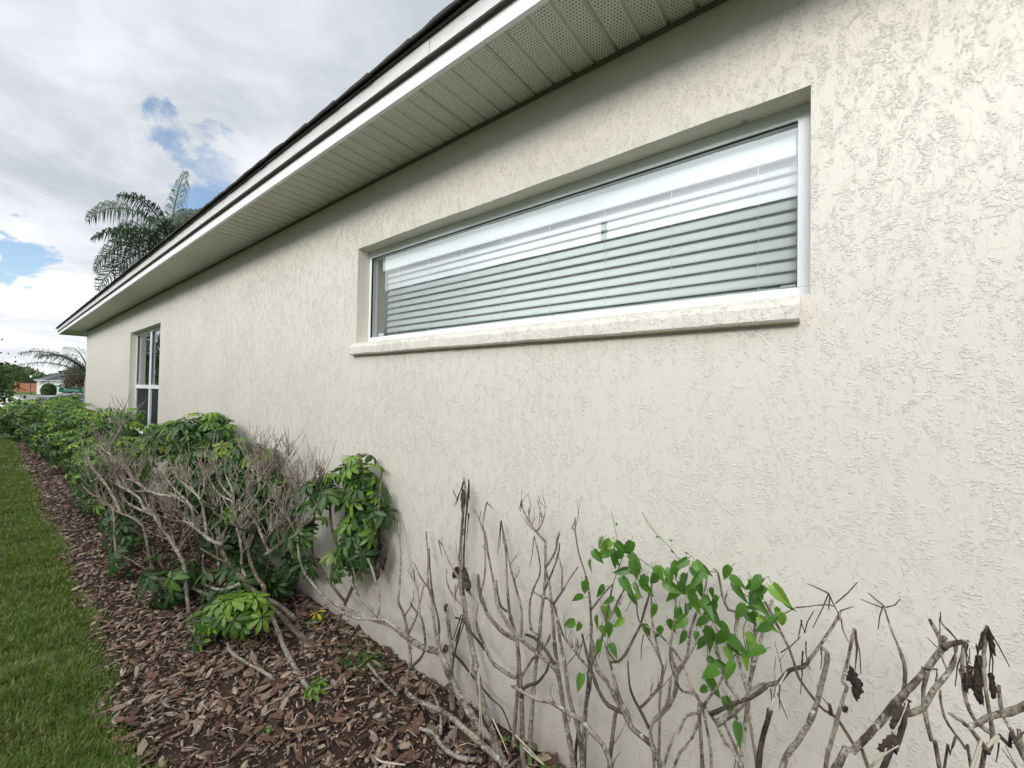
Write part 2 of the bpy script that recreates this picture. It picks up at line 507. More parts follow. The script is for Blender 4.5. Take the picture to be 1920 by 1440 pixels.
M['leaf_mass'] = mat_leaf('umbrella_leaf_mass', (0.016, 0.05, 0.012), (0.08, 0.165, 0.03), (0.16, 0.26, 0.04), 0.38, True)
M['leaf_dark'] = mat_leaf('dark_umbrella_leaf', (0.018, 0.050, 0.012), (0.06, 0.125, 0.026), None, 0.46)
M['leaf_new'] = mat_leaf('fresh_umbrella_leaf', (0.09, 0.20, 0.022), (0.22, 0.36, 0.04), (0.33, 0.41, 0.05))
M['leaf_yellow'] = mat_leaf('yellow_leaf', (0.55, 0.40, 0.02), (0.75, 0.58, 0.04))
M['vine'] = mat_leaf('vine_leaf', (0.03, 0.10, 0.016), (0.13, 0.28, 0.042), (0.22, 0.38, 0.06), 0.36)
M['petiole'] = mat_simple('green_stem', (0.12, 0.17, 0.045), 0.6, 0.3)
M['grass'] = mat_leaf('grass_blade', (0.062, 0.115, 0.016), (0.20, 0.29, 0.046), (0.48, 0.38, 0.19), 0.5, True, 0.35, (0.15, 0.125, 0.05))
M['chip'] = mat_chip('bark_chip', False)
M['chips'] = mat_chip('bark_chips', True)
M['soil'] = mat_ground('mulch_soil', (0.03, 0.02, 0.016), (0.055, 0.036, 0.028), (0.09, 0.06, 0.045), 8, 90, 1.0, 0.012)
M['turf'] = mat_ground('turf', (0.04, 0.085, 0.016), (0.07, 0.13, 0.022), (0.03, 0.055, 0.014), 1.6, 35, 1.0, 0.03)
M['palm'] = mat_leaf('palm_leaflet', (0.014, 0.034, 0.016), (0.04, 0.075, 0.028), (0.09, 0.12, 0.04), 0.62, True, 0.15)
M['palm_trunk'] = mat_bark('palm_trunk', (0.30, 0.27, 0.23), (0.16, 0.14, 0.11), 0.3, 0.3)
M['tree_leaf'] = mat_leaf('tree_foliage', (0.018, 0.045, 0.012), (0.06, 0.11, 0.022), None, 0.5, True, 0.25)
M['tree_leaf2'] = mat_leaf('far_tree_foliage', (0.04, 0.075, 0.03), (0.10, 0.15, 0.055), None, 0.6, True, 0.25)
M['red_leaf'] = mat_leaf('reddish_foliage', (0.035, 0.022, 0.016), (0.11, 0.06, 0.04), (0.06, 0.10, 0.03), 0.6, True, 0.2)
M['trunk'] = mat_bark('tree_trunk', (0.22, 0.18, 0.14), (0.10, 0.08, 0.06), 0.3, 0.3)
M['asphalt'] = mat_ground('asphalt', (0.20, 0.20, 0.21), (0.26, 0.26, 0.27), (0.17, 0.17, 0.18), 0.6, 40, 0.3, 0.01)
M['concrete'] = mat_ground('concrete', (0.48, 0.46, 0.43), (0.56, 0.54, 0.50), (0.42, 0.40, 0.37), 0.8, 25, 0.3, 0.01)
M['white_paint'] = mat_simple('white_house_paint', (0.78, 0.78, 0.76), 0.7, 0.3, 0.04, 0.6)
M['terracotta'] = mat_simple('terracotta_stucco', (0.42, 0.19, 0.11), 0.8, 0.2, 0.12, 0.9)
M['dark_metal'] = mat_simple('black_painted_metal', (0.02, 0.02, 0.022), 0.4, 0.5)
M['lamp_glass'] = mat_simple('frosted_lamp_globe', (0.85, 0.85, 0.82), 0.2, 0.5)
M['sign'] = mat_simple('green_sign_sheet', (0.0, 0.22, 0.13), 0.35, 0.5)
M['sign_text'] = mat_simple('white_sign_letters', (0.8, 0.85, 0.82), 0.4, 0.4)
M['steel'] = mat_simple('galvanised_steel', (0.45, 0.46, 0.47), 0.4, 0.5, metal=0.6)
M['car_paint'] = mat_simple('grey_car_paint', (0.16, 0.16, 0.17), 0.25, 0.6)
M['car_glass'] = mat_simple('car_glass', (0.03, 0.035, 0.04), 0.05, 0.8)
M['rubber'] = mat_simple('tyre_rubber', (0.02, 0.02, 0.02), 0.8, 0.3)
M['head'] = mat_simple('headlight_lens', (0.7, 0.7, 0.7), 0.1, 0.6)
M['tail'] = mat_simple('tail_light_lens', (0.35, 0.02, 0.02), 0.2, 0.6)
M['roof_far'] = mat_simple('grey_roof_tiles', (0.11, 0.11, 0.12), 0.85, 0.2, 0.15, 3.0)
M['roof_pale'] = mat_simple('pale_grey_neighbour_tiles', (0.42, 0.45, 0.45), 0.7, 0.3, 0.10, 3.0)
M['neigh_wall'] = mat_simple('grey_neighbour_stucco', (0.30, 0.30, 0.28), 0.8, 0.2, 0.06)

# ------------------------------------------------------------------ setting: ground
GZ = -0.7


def ground_z(x):
    t = min(1.0, max(0.0, (-x - 18.5) / 8.0)); t = t * t * (3 - 2 * t)
    return GZ * t


def make_ground():
    xs = [-900, -500, -300, -200, -140, -100, -70, -50, -40, -34, -30] + [-28 + 0.5 * i for i in range(22)] + [-16, -12, -8, -4, 0, 4, 10, 20, 60, 200, 600]
    ys = [-700, -200, -60, -20, -8, -3.4, -1.12, 0.2, 6, 14, 40, 120, 300, 700]
    v = [(x, y, ground_z(x) - 0.006) for x in xs for y in ys]; n = len(ys)
    f = [(i * n + j, (i + 1) * n + j, (i + 1) * n + j + 1, i * n + j + 1) for i in range(len(xs) - 1) for j in range(n - 1)]
    me = bpy.data.meshes.new('lawn'); me.from_pydata(v, [], f)
    tag(obj('lawn', me, M['turf']), 'green lawn running along the mulch bed and out to the street', kind='structure')


make_ground()


def strip(name, mat, x0, x1, y0, y1, z, h=0.0, label=None):
    b = MB()
    if h:
        b.box(x0, x1, y0, y1, z - 0.2, z + h)
    else:
        b.quad((x0, y0, z), (x1, y0, z), (x1, y1, z), (x0, y1, z))
    return tag(b.build(name, mat), label, kind='structure')


strip('street', M['asphalt'], -128, -44, 1.35, 9.0, GZ + 0.006, label='grey asphalt street leading away to the far houses')
strip('cross_street', M['asphalt'], -44, -37, -60, 60, GZ + 0.002, label='asphalt cross street beyond the front yard')
strip('kerb', M['concrete'], -128, -44.2, 1.05, 1.35, GZ, 0.12, 'pale concrete kerb along the street')
strip('pavement', M['concrete'], -128, -44.2, -1.2, 0.35, GZ, 0.05, 'pale concrete pavement beside the street')
strip('driveway', M['concrete'], -118, -84, 9.3, 17, GZ + 0.03, label='white concrete driveway in front of the white house')


# ------------------------------------------------------------------ house
XC, XE, HS = -15.28, 4.2, 3.0           # far corner, near end, soffit height
EAVE_X, OV = -17.0, 0.385               # eave beyond the far corner, overhang to the lawn side
HD = 11.0                               # depth of the house
WX0, WX1, WZ0, WZ1 = -2.582, -0.052, 1.93, 2.584       # high window opening
FX0, FX1, FZ0, FZ1 = -9.94, -7.85, 0.80, 2.555         # tall far window opening
house = empty('house', (0, 0, 0), 'cream stucco house with white eaves and a long high window', 'house')


def wall_mesh():
    def lines(lo, hi, cuts, step):
        out = [lo]
        for a, b in zip([lo] + cuts, cuts + [hi]):
            n = max(1, round((b - a) / step))
            out += [a + (b - a) * (i + 1) / n for i in range(n)]
        return out
    xs = lines(XC, XE, [FX0, FX1, WX0, WX1], 0.055)
    zs = lines(-0.15, HS + 0.02, [FZ0, WZ0, FZ1, WZ1], 0.3)
    def inside(x, z):
        return (WX0 < x < WX1 and WZ0 < z < WZ1) or (FX0 < x < FX1 and FZ0 < z < FZ1)
    idx = {}; v = []; f = []
    def vid(i, j):
        if (i, j) not in idx:
            x, z = xs[i], zs[j]
            if abs(z - WZ1) < 1e-6 and WX0 + 0.01 < x < WX1 - 0.01:       # hand-floated lintel edge, not dead straight
                z += 0.006 * mnoise.noise(Vector((x * 3.1, 0.3, 0))) + 0.003 * mnoise.noise(Vector((x * 11.0, 2.3, 0)))
            idx[(i, j)] = len(v); v.append((x, 0.0, z))
        return idx[(i, j)]
    for i in range(len(xs) - 1):
        for j in range(len(zs) - 1):
            if not inside((xs[i] + xs[i + 1]) / 2, (zs[j] + zs[j + 1]) / 2):
                f.append((vid(i, j), vid(i + 1, j), vid(i + 1, j + 1), vid(i, j + 1)))
    b = MB(); b.add(v, f)
    # far end wall, near end wall and back wall
    b.quad((XC, HD, -.15), (XC, 0, -.15), (XC, 0, HS + .02), (XC, HD, HS + .02))
    b.quad((XE, 0, -.15), (XE, HD, -.15), (XE, HD, HS + .02), (XE, 0, HS + .02))
    b.quad((XE, HD, -.15), (XC, HD, -.15), (XC, HD, HS + .02), (XE, HD, HS + .02))
    me = b.mesh('wall'); me.validate()
    return me


obj('wall', wall_mesh(), M['stucco'], house)


def reveal(name, x0, x1, z0, z1, d, wob):
    b = MB(); n = 46
    for i in range(n):
        xa, xb = x0 + (x1 - x0) * i / n, x0 + (x1 - x0) * (i + 1) / n
        def top(x):
            if wob and x0 + 0.01 < x < x1 - 0.01:
                return z1 + 0.006 * mnoise.noise(Vector((x * 3.1, 0.3, 0))) + 0.003 * mnoise.noise(Vector((x * 11.0, 2.3, 0)))
            return z1
        b.quad((xa, 0, top(xa)), (xb, 0, top(xb)), (xb, d, z1), (xa, d, z1))
    b.quad((x0, 0, z0), (x0, 0, z1), (x0, d, z1), (x0, d, z0))
    b.quad((x1, 0, z1), (x1, 0, z0), (x1, d, z0), (x1, d, z1))
    b.quad((x0, 0, z0), (x0, d, z0), (x1, d, z0), (x1, 0, z0))
    return b.build(name, M['reveal'], house)


RD = 0.090
reveal('window_reveal', WX0, WX1, WZ0, WZ1, RD + 0.06, True)
reveal('window_reveal', FX0, FX1, FZ0, FZ1, RD + 0.06, False)


def sill():
    b = MB(); n = 60; x0, x1 = WX0 - 0.022, WX1 - 0.025
    prof = [(0.004, 1.842), (-0.030, 1.846), (-0.036, 1.853), (-0.034, 1.895), (-0.026, 1.912), (0.0, 1.926), (0.09, 1.934)]
    for i in range(n + 1):
        x = x0 + (x1 - x0) * i / n
        for (y, z) in prof:
            k = mnoise.noise(Vector((x * 9, y * 30, z * 30))) * 0.0035 + mnoise.noise(Vector((x * 2.3, 4, z * 5))) * 0.004
            b.v.append((x, y - k * 0.8, z + k * 0.7))
    m = len(prof)
    for i in range(n):
        for j in range(m - 1):
            b.f.append((i * m + j, i * m + j + 1, (i + 1) * m + j + 1, (i + 1) * m + j))
    b.f.append(tuple(range(m))[::-1]); b.f.append(tuple(n * m + j for j in range(m)))
    return b.build('window_sill', M['sill'], house)


sill()

# --- high window
win = obj('window', None, None, house)
win['label'] = 'long high window with white frame and closed white blinds'


def frame_mesh(x0, x1, z0, z1, y0, y1, wl, wr, wb, wt):
    b = MB()
    b.box(x0, x1, y0, y1, z0, z0 + wb); b.box(x0, x1, y0, y1, z1 - wt, z1)
    b.box(x0, x0 + wl, y0 + .001, y1, z0 + wb, z1 - wt); b.box(x1 - wr, x1, y0 - .002, y1, z0 + wb - .001, z1 - wt + .001)
    return b


F0, F1 = RD, RD + 0.055
frame_mesh(WX0, WX1, WZ0, WZ1, F0, F1, 0.024, 0.038, 0.046, 0.048).build('frame', M['vinyl'], win, bevel=0.002)
gx0, gx1, gz0, gz1 = WX0 + 0.024, WX1 - 0.038, WZ0 + 0.046, WZ1 - 0.048
b = MB()
b.box(gx0, gx0 + .006, F0 + .004, F0 + .014, gz0, gz1); b.box(gx0 + .006, gx1, F0 + .004, F0 + .014, gz1 - .003, gz1)
b.box(gx0 + .006, gx0 + .6, F0 + .004, F0 + .014, gz0, gz0 + .0022)
b.build('gasket', M['gasket'], win)
b = MB(); b.quad((gx0, F0 + .02, gz0), (gx1, F0 + .02, gz0), (gx1, F0 + .02, gz1), (gx0, F0 + .02, gz1))
b.build('glass_pane', M['glass'], win)
box('window_sensor', M['vinyl'], win, gx0 + .012, gx0 + .07, F1 + .004, F1 + .018, gz0 - .004, gz0 + .036, 0.003)
box('latch', M['steel'], win, gx1 - .05, gx1 - .004, F0 + .022, F0 + .03, gz0 + .006, gz0 + .016, 0.002)
# interior returns, sill board and the dim room behind
b = MB()
ry = 0.34
b.quad((gx0 - .012, F1, WZ0), (gx0 - .012, F1, WZ1), (gx0 - .012, ry, WZ1), (gx0 - .012, ry, WZ0))
b.quad((gx1 + .012, F1, WZ1), (gx1 + .012, F1, WZ0), (gx1 + .012, ry, WZ0), (gx1 + .012, ry, WZ1))
b.quad((gx0, F1, gz0 - .008), (gx0, ry, gz0 - .008), (gx1, ry, gz0 - .008), (gx1, F1, gz0 - .008))
b.quad((gx0, F1, WZ1 - .01), (gx1, F1, WZ1 - .01), (gx1, ry, WZ1 - .01), (gx0, ry, WZ1 - .01))
b.build('interior_return', M['inner'], win)
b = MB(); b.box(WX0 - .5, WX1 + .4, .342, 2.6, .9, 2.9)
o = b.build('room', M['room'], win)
me = o.data      # open the room towards the window
bm_f = [f for f in me.polygons if abs(f.normal.y + 1) < .01]
import bmesh
bm = bmesh.new(); bm.from_mesh(me); bm.faces.ensure_lookup_table()
bmesh.ops.delete(bm, geom=[f for f in bm.faces if f.calc_center_median().y < .35], context='FACES'); bm.to_mesh(me); bm.free()

# --- venetian blind
BX0, BX1, BY, PITCH_S = gx0 + 0.085, gx1 - 0.006, 0.178, 0.0435
blind = obj('window_blind', None, None, house)
blind['label'] = 'white venetian blind closed behind the high window'
ang = math.radians(65)
sv = []; nseg = 6
bs = MB()
for side in (0, 1):
    x = BX0 if side == 0 else BX1
    for k in range(nseg + 1):
        t = k / nseg - 0.5
        cr = 0.004 * (1 - (2 * t) ** 2)
        # slat runs from room side (high) to glass side (low), slightly crowned outwards
        y = t * 0.0508 * math.cos(ang) * -1 - cr * math.sin(ang); z = -t * 0.0508 * math.sin(ang) * 1 + cr * math.cos(ang)
        bs.v.append((x, y, z))
for k in range(nseg):
    bs.f.append((k, k + 1, nseg + 2 + k, nseg + 1 + k))
slat_me = bs.mesh('slat', True); slat_me.materials.append(M['slat'])
zb = gz0 + 0.014
nsl = int((gz1 - 0.070 - zb) / PITCH_S) + 1
for i in range(nsl):
    s = obj('slat', slat_me, None, blind, (0, BY, zb + i * PITCH_S))
    s.rotation_euler = (rnd.uniform(-.03, .03), rnd.uniform(-.0008, .0008), 0)
    md = s.modifiers.new('thickness', 'SOLIDIFY'); md.thickness = 0.0028
box('headrail', M['slat'], blind, BX0, BX1, BY - .03, BY + .03, gz1 - .046, gz1 - .002, 0.003)
box('valance', M['slat'], blind, BX0 - .02, BX1, BY - .040, BY - .030, zb + (nsl - 1) * PITCH_S + .020, gz1 + .012, 0.002)
for cx in [atY(px, 560, BY - .028).x for px in (745, 803, 866, 941, 1029, 1133, 1258, 1421)]:
    for dx in (0,):
        b = MB(); pts = [(cx + 0.0015 * math.sin(k * 1.7), BY - .030 + .003 * math.sin(k * 2.2), zb - .01 + (gz1 - .05 - zb) * k / 12) for k in range(13)]
        b.tube(pts, [0.0011] * 13, 5); b.build('ladder_cord', M['cord'], blind)

# --- tall far window
fwin = obj('window', None, None, house)
fwin['label'] = 'tall four pane window near the far corner'
fm = (-8.87, 1.595)      # mullion centre, meeting rail height
frame_mesh(FX0, FX1, FZ0, FZ1, F0, F1, .04, .04, .05, .045).build('frame', M['vinyl'], fwin)
box('meeting_rail', M['vinyl'], fwin, FX0 + .04, FX1 - .04, F0 - .006, F1 - .004, fm[1] - .032, fm[1] + .032)
for (za, zz) in ((FZ0 + .05, fm[1] - .032), (fm[1] + .032, FZ1 - .045)):
    box('mullion', M['vinyl'], fwin, fm[0] - .045, fm[0] + .045, F0 - .005, F1 - .003, za, zz)
    for (xa, xb) in ((FX0 + .04, fm[0] - .045), (fm[0] + .045, FX1 - .04)):
        b = MB(); b.quad((xa, F0 + .02, za), (xb, F0 + .02, za), (xb, F0 + .02, zz), (xa, F0 + .02, zz))
        if zz < 1.6:
            b.build('insect_screen', M['screen'], fwin)
        else:
            b.build('glass_pane', M['glass'], fwin)
            b = MB()
            b.box(xa, xa + .006, F0 + .006, F0 + .016, za, zz); b.build('gasket', M['gasket'], fwin)
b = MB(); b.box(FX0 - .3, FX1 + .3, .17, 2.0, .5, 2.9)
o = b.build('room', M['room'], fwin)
bm = bmesh.new(); bm.from_mesh(o.data)
bmesh.ops.delete(bm, geom=[f for f in bm.faces if f.calc_center_median().y < .2], context='FACES'); bm.to_mesh(o.data); bm.free()
fsl = bpy.data.meshes.new('slat')
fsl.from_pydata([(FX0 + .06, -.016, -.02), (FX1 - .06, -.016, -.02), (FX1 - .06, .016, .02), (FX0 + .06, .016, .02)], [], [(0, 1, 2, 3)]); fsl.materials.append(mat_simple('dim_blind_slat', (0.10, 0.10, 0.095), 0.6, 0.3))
fb = obj('window_blind', None, None, house)
fb['label'] = 'blind half closed behind the tall far window'
for i in range(19):
    obj('slat', fsl, None, fb, (0, .21, fm[1] + .06 + i * .0435)).rotation_euler = (rnd.uniform(-.5, -.3), 0, 0)

# --- soffit
soffit = obj('soffit', None, None, house)
soffit['label'] = 'off white perforated vinyl soffit in ribbed panels'
PW = 0.4064
X_SEAM = -1.1035            # one of the lock seams


def soffit_panel_mesh(w, y0, y1, along='x'):
    b = MB(); prof = []
    G = 0.1016
    n = max(1, round(w / G))
    for k in range(n):
        x = k * G
        if k == 0:
            prof += [(x + .001, 0.0), (x + .003, 0.014), (x + .014, 0.014), (x + .018, 0.0)]
        else:
            prof += [(x + .000, 0.0), (x + .004, 0.014), (x + .017, 0.014), (x + .021, 0.0)]
    prof += [(n * G - .004, 0.0), (n * G - .003, .004), (n * G + .004, .005)]
    m = len(prof)
    for (x, z) in prof:
        b.v.append((x, y0, z)); b.v.append((x, y1, z))
    for i in range(m - 1):
        b.f.append((2 * i, 2 * i + 1, 2 * i + 3, 2 * i + 2))
    return b.mesh('soffit_panel')


SZ = HS + 0.004
pm = soffit_panel_mesh(PW, -(OV - 0.018), -0.004); pm.materials.append(M['soffit'])
k0 = int(math.floor((EAVE_X + 0.02 - X_SEAM) / PW)); k1 = int(math.ceil((XE + .3 - X_SEAM) / PW))
for k in range(k0 + 1, k1):
    p = obj('soffit_panel', pm, None, soffit, (X_SEAM + k * PW, 0, SZ + rnd.uniform(-.0008, .0008)))
b = MB(); b.box(EAVE_X + .02, XC - .004, .0, HD, SZ + .002, SZ + .012); b.build('end_soffit_panel', M['trim'], soffit)
b = MB(); b.box(EAVE_X + .02, XE + .4, -OV + .002, -OV + .022, HS - .001, HS + .003); b.build('fascia_lip', M['trim'], soffit)
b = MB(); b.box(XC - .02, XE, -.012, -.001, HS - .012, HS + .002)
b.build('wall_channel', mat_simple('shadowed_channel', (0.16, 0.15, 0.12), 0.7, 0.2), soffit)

# --- fascia boards, each length its own piece
lower_j = [EAVE_X, -13.3, -10.25, -7.2, -4.15, -1.10, 1.95, XE + .4]
upper_j = [EAVE_X - .03, -14.26, -11.2, -7.95, -4.69, -1.38, 1.7, XE + .4]
for a, c in zip(lower_j[:-1], lower_j[1:]):
    box('fascia_board', M['fascia'], house, a + .001, c - .001, -OV - rnd.uniform(0, .0015), -OV + .018, HS - .004, HS + .082, 0.0015)
for a, c in zip(upper_j[:-1], upper_j[1:]):
    box('upper_fascia_board', M['fascia2'], house, a + .0012, c - .0012, -OV - .024 - rnd.uniform(0, .0015), -OV + .018, HS + .072, HS + .145, 0.0015)
box('end_fascia_board', M['fascia'], house, EAVE_X, EAVE_X + .018, -OV + .02, HD + OV, HS - .004, HS + .082)
box('end_upper_fascia_board', M['fascia2'], house, EAVE_X - .028, EAVE_X + .018, -OV + .02, HD + OV, HS + .072, HS + .145)
b = MB(); b.box(EAVE_X - .045, XE + .4, -OV - .039, -OV + .02, HS + .145, HS + .154); b.box(EAVE_X - .045, EAVE_X, -OV + .02, HD, HS + .145, HS + .154)
b.build('drip_edge', M['drip'], house)

box('shade_strip', mat_simple('underside_shade_brown', (0.085, 0.075, 0.066), 0.7, 0.2, 0.2), house, EAVE_X - .026, XE + .4, -OV - .0215, -OV - .002, HS + .0665, HS + .0715)  # added dark strip: colour stands in for shade under the upper fascia boards

# --- roof
RP = math.radians(22); cs, sn = math.cos(RP), math.sin(RP)
ey, ez = -OV - .048, HS + .155
ridge = (HD / 2) - ey
b = MB()
rz = ez + ridge * math.tan(RP) + .01; hipx = EAVE_X - .05 + ridge
b.add([(EAVE_X - .045, ey + .012, ez + .006), (XE + .4, ey + .012, ez + .006), (XE + .4, HD / 2, rz), (hipx, HD / 2, rz), (EAVE_X - .045, HD - ey, ez + .006), (XE + .4, HD - ey, ez + .006)],
      [(0, 1, 2, 3), (0, 3, 4), (4, 3, 2, 5)])
roof = b.build('roof', M['shingle'], house)
sh_meshes = []
for q in range(5):
    bb = MB(); w = .315
    jit = [rnd.uniform(-.004, .004) for _ in range(5)]
    v = []
    for i in range(5):
        x = i * w / 4
        v += [(x, -.006 + jit[i], .0), (x, -.006 + jit[i], .007 + rnd.uniform(0, .004)), (x, .20, .012)]
    bb.v = v
    for i in range(4):
        bb.f += [(i * 3, (i + 1) * 3, (i + 1) * 3 + 1, i * 3 + 1), (i * 3 + 1, (i + 1) * 3 + 1, (i + 1) * 3 + 2, i * 3 + 2), (i * 3 + 3, i * 3, i * 3 + 2, i * 3 + 5)]
    bb.f += [(0, 1, 2), (12, 14, 13)]
    m_ = bb.mesh('shingle'); m_.materials.append(M['shingle']); sh_meshes.append(m_)
for row in range(3):
    x = EAVE_X - .05 + row * .11 + (.13 * row)
    while x < XE + .2:
        d = row * .14
        s = obj('shingle', rnd.choice(sh_meshes), None, roof, (x, ey - .006 + d * cs, ez + d * sn + .003 * row + rnd.uniform(0, .004)))
        s.rotation_euler = (RP - .02 + rnd.uniform(-.015, .02), rnd.uniform(-.01, .01), 0)
        x += .318

# ------------------------------------------------------------------ mulch bed
BED_Y = -1.12


def bed_edge(x):
    return BED_Y - 0.03 * max(0.0, min(1.0, x + 4.0)) + 0.06 * mnoise.noise(Vector((x * 0.9, 3.3, 0))) + 0.03 * mnoise.noise(Vector((x * 3.7, 8.3, 0)))


def bed_z(x, y):
    return 0.012 + 0.022 * mnoise.noise(Vector((x * 1.7, y * 1.7, 0.7))) * 0.6 + 0.018 * mnoise.noise(Vector((x * 5, y * 5, 1.7))) * 0.6


def make_bed():
    xs = [2.6 - 0.09 * i for i in range(224)]; m = 14; v = []; f = []
    for x in xs:
        e = bed_edge(x)
        for j in range(m):
            t = j / (m - 1); y = e + (0.0 - e) * t + (0.002 if j == m - 1 else 0)
            v.append((x, y, (-0.012 if j == 0 else bed_z(x, y))))
    for i in range(len(xs) - 1):
        for j in range(m - 1):
            f.append((i * m + j, i * m + j + 1, (i + 1) * m + j + 1, (i + 1) * m + j))
    b = MB(); b.add(v, f)
    return tag(b.build('mulch_bed', M['soil'], smooth=True), 'mulch bed of red brown bark chips along the foot of the wall', kind='structure')


bed = make_bed()


def chip_base(seed):
    r = np.random.RandomState(seed); n = 7
    a = np.sort(r.uniform(0, 2 * PI, n)) * 0.5 + np.arange(n) * PI / n
    rad = r.uniform(0.7, 1.0, n)
    L, Wd, H = 1.0, (r.uniform(0.28, 0.62) if seed % 3 else r.uniform(0.13, 0.24)), r.uniform(0.05, 0.11)
    x = np.cos(a) * rad * L * 0.5; y = np.sin(a) * rad * Wd * 0.5
    curl = r.uniform(-0.25, 0.35)
    zt = H * 0.5 + curl * (x ** 2 + 0.5 * y ** 2); zb_ = zt - H
    v = [(x[i] * .93, y[i] * .93, zt[i] + r.uniform(-.01, .02)) for i in range(n)] + [(x[i], y[i], zb_[i]) for i in range(n)]
    v.append((0, 0, H * 0.6)); c = 2 * n
    f = [(i, (i + 1) % n, c) for i in range(n)]
    f += [(n + i, n + (i + 1) % n, (i + 1) % n) for i in range(n)] + [(n + i, (i + 1) % n, i) for i in range(n)]
    return np.array(v), np.array(f)


CHIPS = [chip_base(s) for s in range(18)]


def make_chips():
    r = np.random.RandomState(5)
    items = []
    def fill(x0, x1, per_m2, s0, s1):
        n = int((x1 - x0) * 1.14 * per_m2)
        for _ in range(n):
            x = r.uniform(x0, x1); y = r.uniform(BED_Y - 0.07, -0.01)
            if y < bed_edge(x) - r.uniform(-0.03, 0.05) ** 1 * 0.8:
                continue
            s = s0 * (s1 / s0) ** (r.rand() ** 1.7)
            items.append((x, y, s))
    fill(-3.2, 0.9, 1500, 0.018, 0.085); fill(-3.2, 0.9, 260, 0.07, 0.125)
    fill(-6.0, -3.2, 1500, 0.028, 0.09)
    fill(-11.0, -6.0, 750, 0.04, 0.10)
    fill(-17.0, -11.0, 350, 0.05, 0.12)
    fill(0.9, 2.5, 500, 0.03, 0.09)
    fill(-3.4, 0.7, 1700, 0.010, 0.032)
    scored = []
    for k, (x, y, s) in enumerate(items):
        z = bed_z(x, y); px, py = project((x, y, z)); d = depth((x, y, z))
        vis = d > 0.1 and 0 <= px <= 1920 and 0 <= py <= 1440
        scored.append((s / d if vis else 0, k))
    top = set(k for _, k in sorted(scored, reverse=True)[:300])
    meshes = []
    for v, f in CHIPS:
        me = bpy.data.meshes.new('bark_chip'); me.from_pydata([tuple(p) for p in v], [], [tuple(int(i) for i in q) for q in f]); me.materials.append(M['chip']); meshes.append(me)
    V = []; Fs = []; off = 0
    for k, (x, y, s) in enumerate(items):
        rx, ry_, rz_ = r.normal(0, 0.36), r.normal(0, 0.30), r.uniform(0, 2 * PI)
        lift = abs(r.normal(0, 0.012)) + 0.004
        z = bed_z(x, y) + lift
        q = r.randint(len(CHIPS))
        thin = min(1.0, 0.055 / s)
        if k in top:
            o = obj('bark_chip', meshes[q], None, bed, (x, y, z + 0.004)); o.rotation_euler = (rx, ry_, rz_); o.scale = (s, s, s * thin)
        else:
            R_ = np.array(Matrix.Rotation(rz_, 3, 'Z') @ Matrix.Rotation(ry_, 3, 'Y') @ Matrix.Rotation(rx, 3, 'X'))
            v, f = CHIPS[q]
            V.append((v * np.array([s, s, s * thin])) @ R_.T + np.array([x, y, z])); Fs.append(f + off); off += len(v)
    me = np_mesh('bark_chips', np.concatenate(V), np.concatenate(Fs)); me.materials.append(M['chips'])
    tag(obj('bark_chips', me, None, bed), kind='stuff')


make_chips()

# needles, straws and little twigs scattered in the mulch
b = MB(); rr = random.Random(3)
for _ in range(240):
    x = rr.uniform(-4.5, 0.4); y = rr.uniform(BED_Y + .02, -.02); a = rr.uniform(0, PI); L = rr.uniform(.02, .09)
    z = bed_z(x, y) + rr.uniform(.014, .04)
    p = [Vector((x, y, z)) + Vector((math.cos(a), math.sin(a), rr.uniform(-.15, .25))) * L * t for t in (0, .5, 1)]
    p[1] += Vector((rr.uniform(-.008, .008), rr.uniform(-.008, .008), rr.uniform(0, .01)))
    w = rr.uniform(.0008, .0022); b.tube(p, [w, w, w * .6], 4)
tag(b.build('dry_straw', M['straw'], bed), kind='stuff')


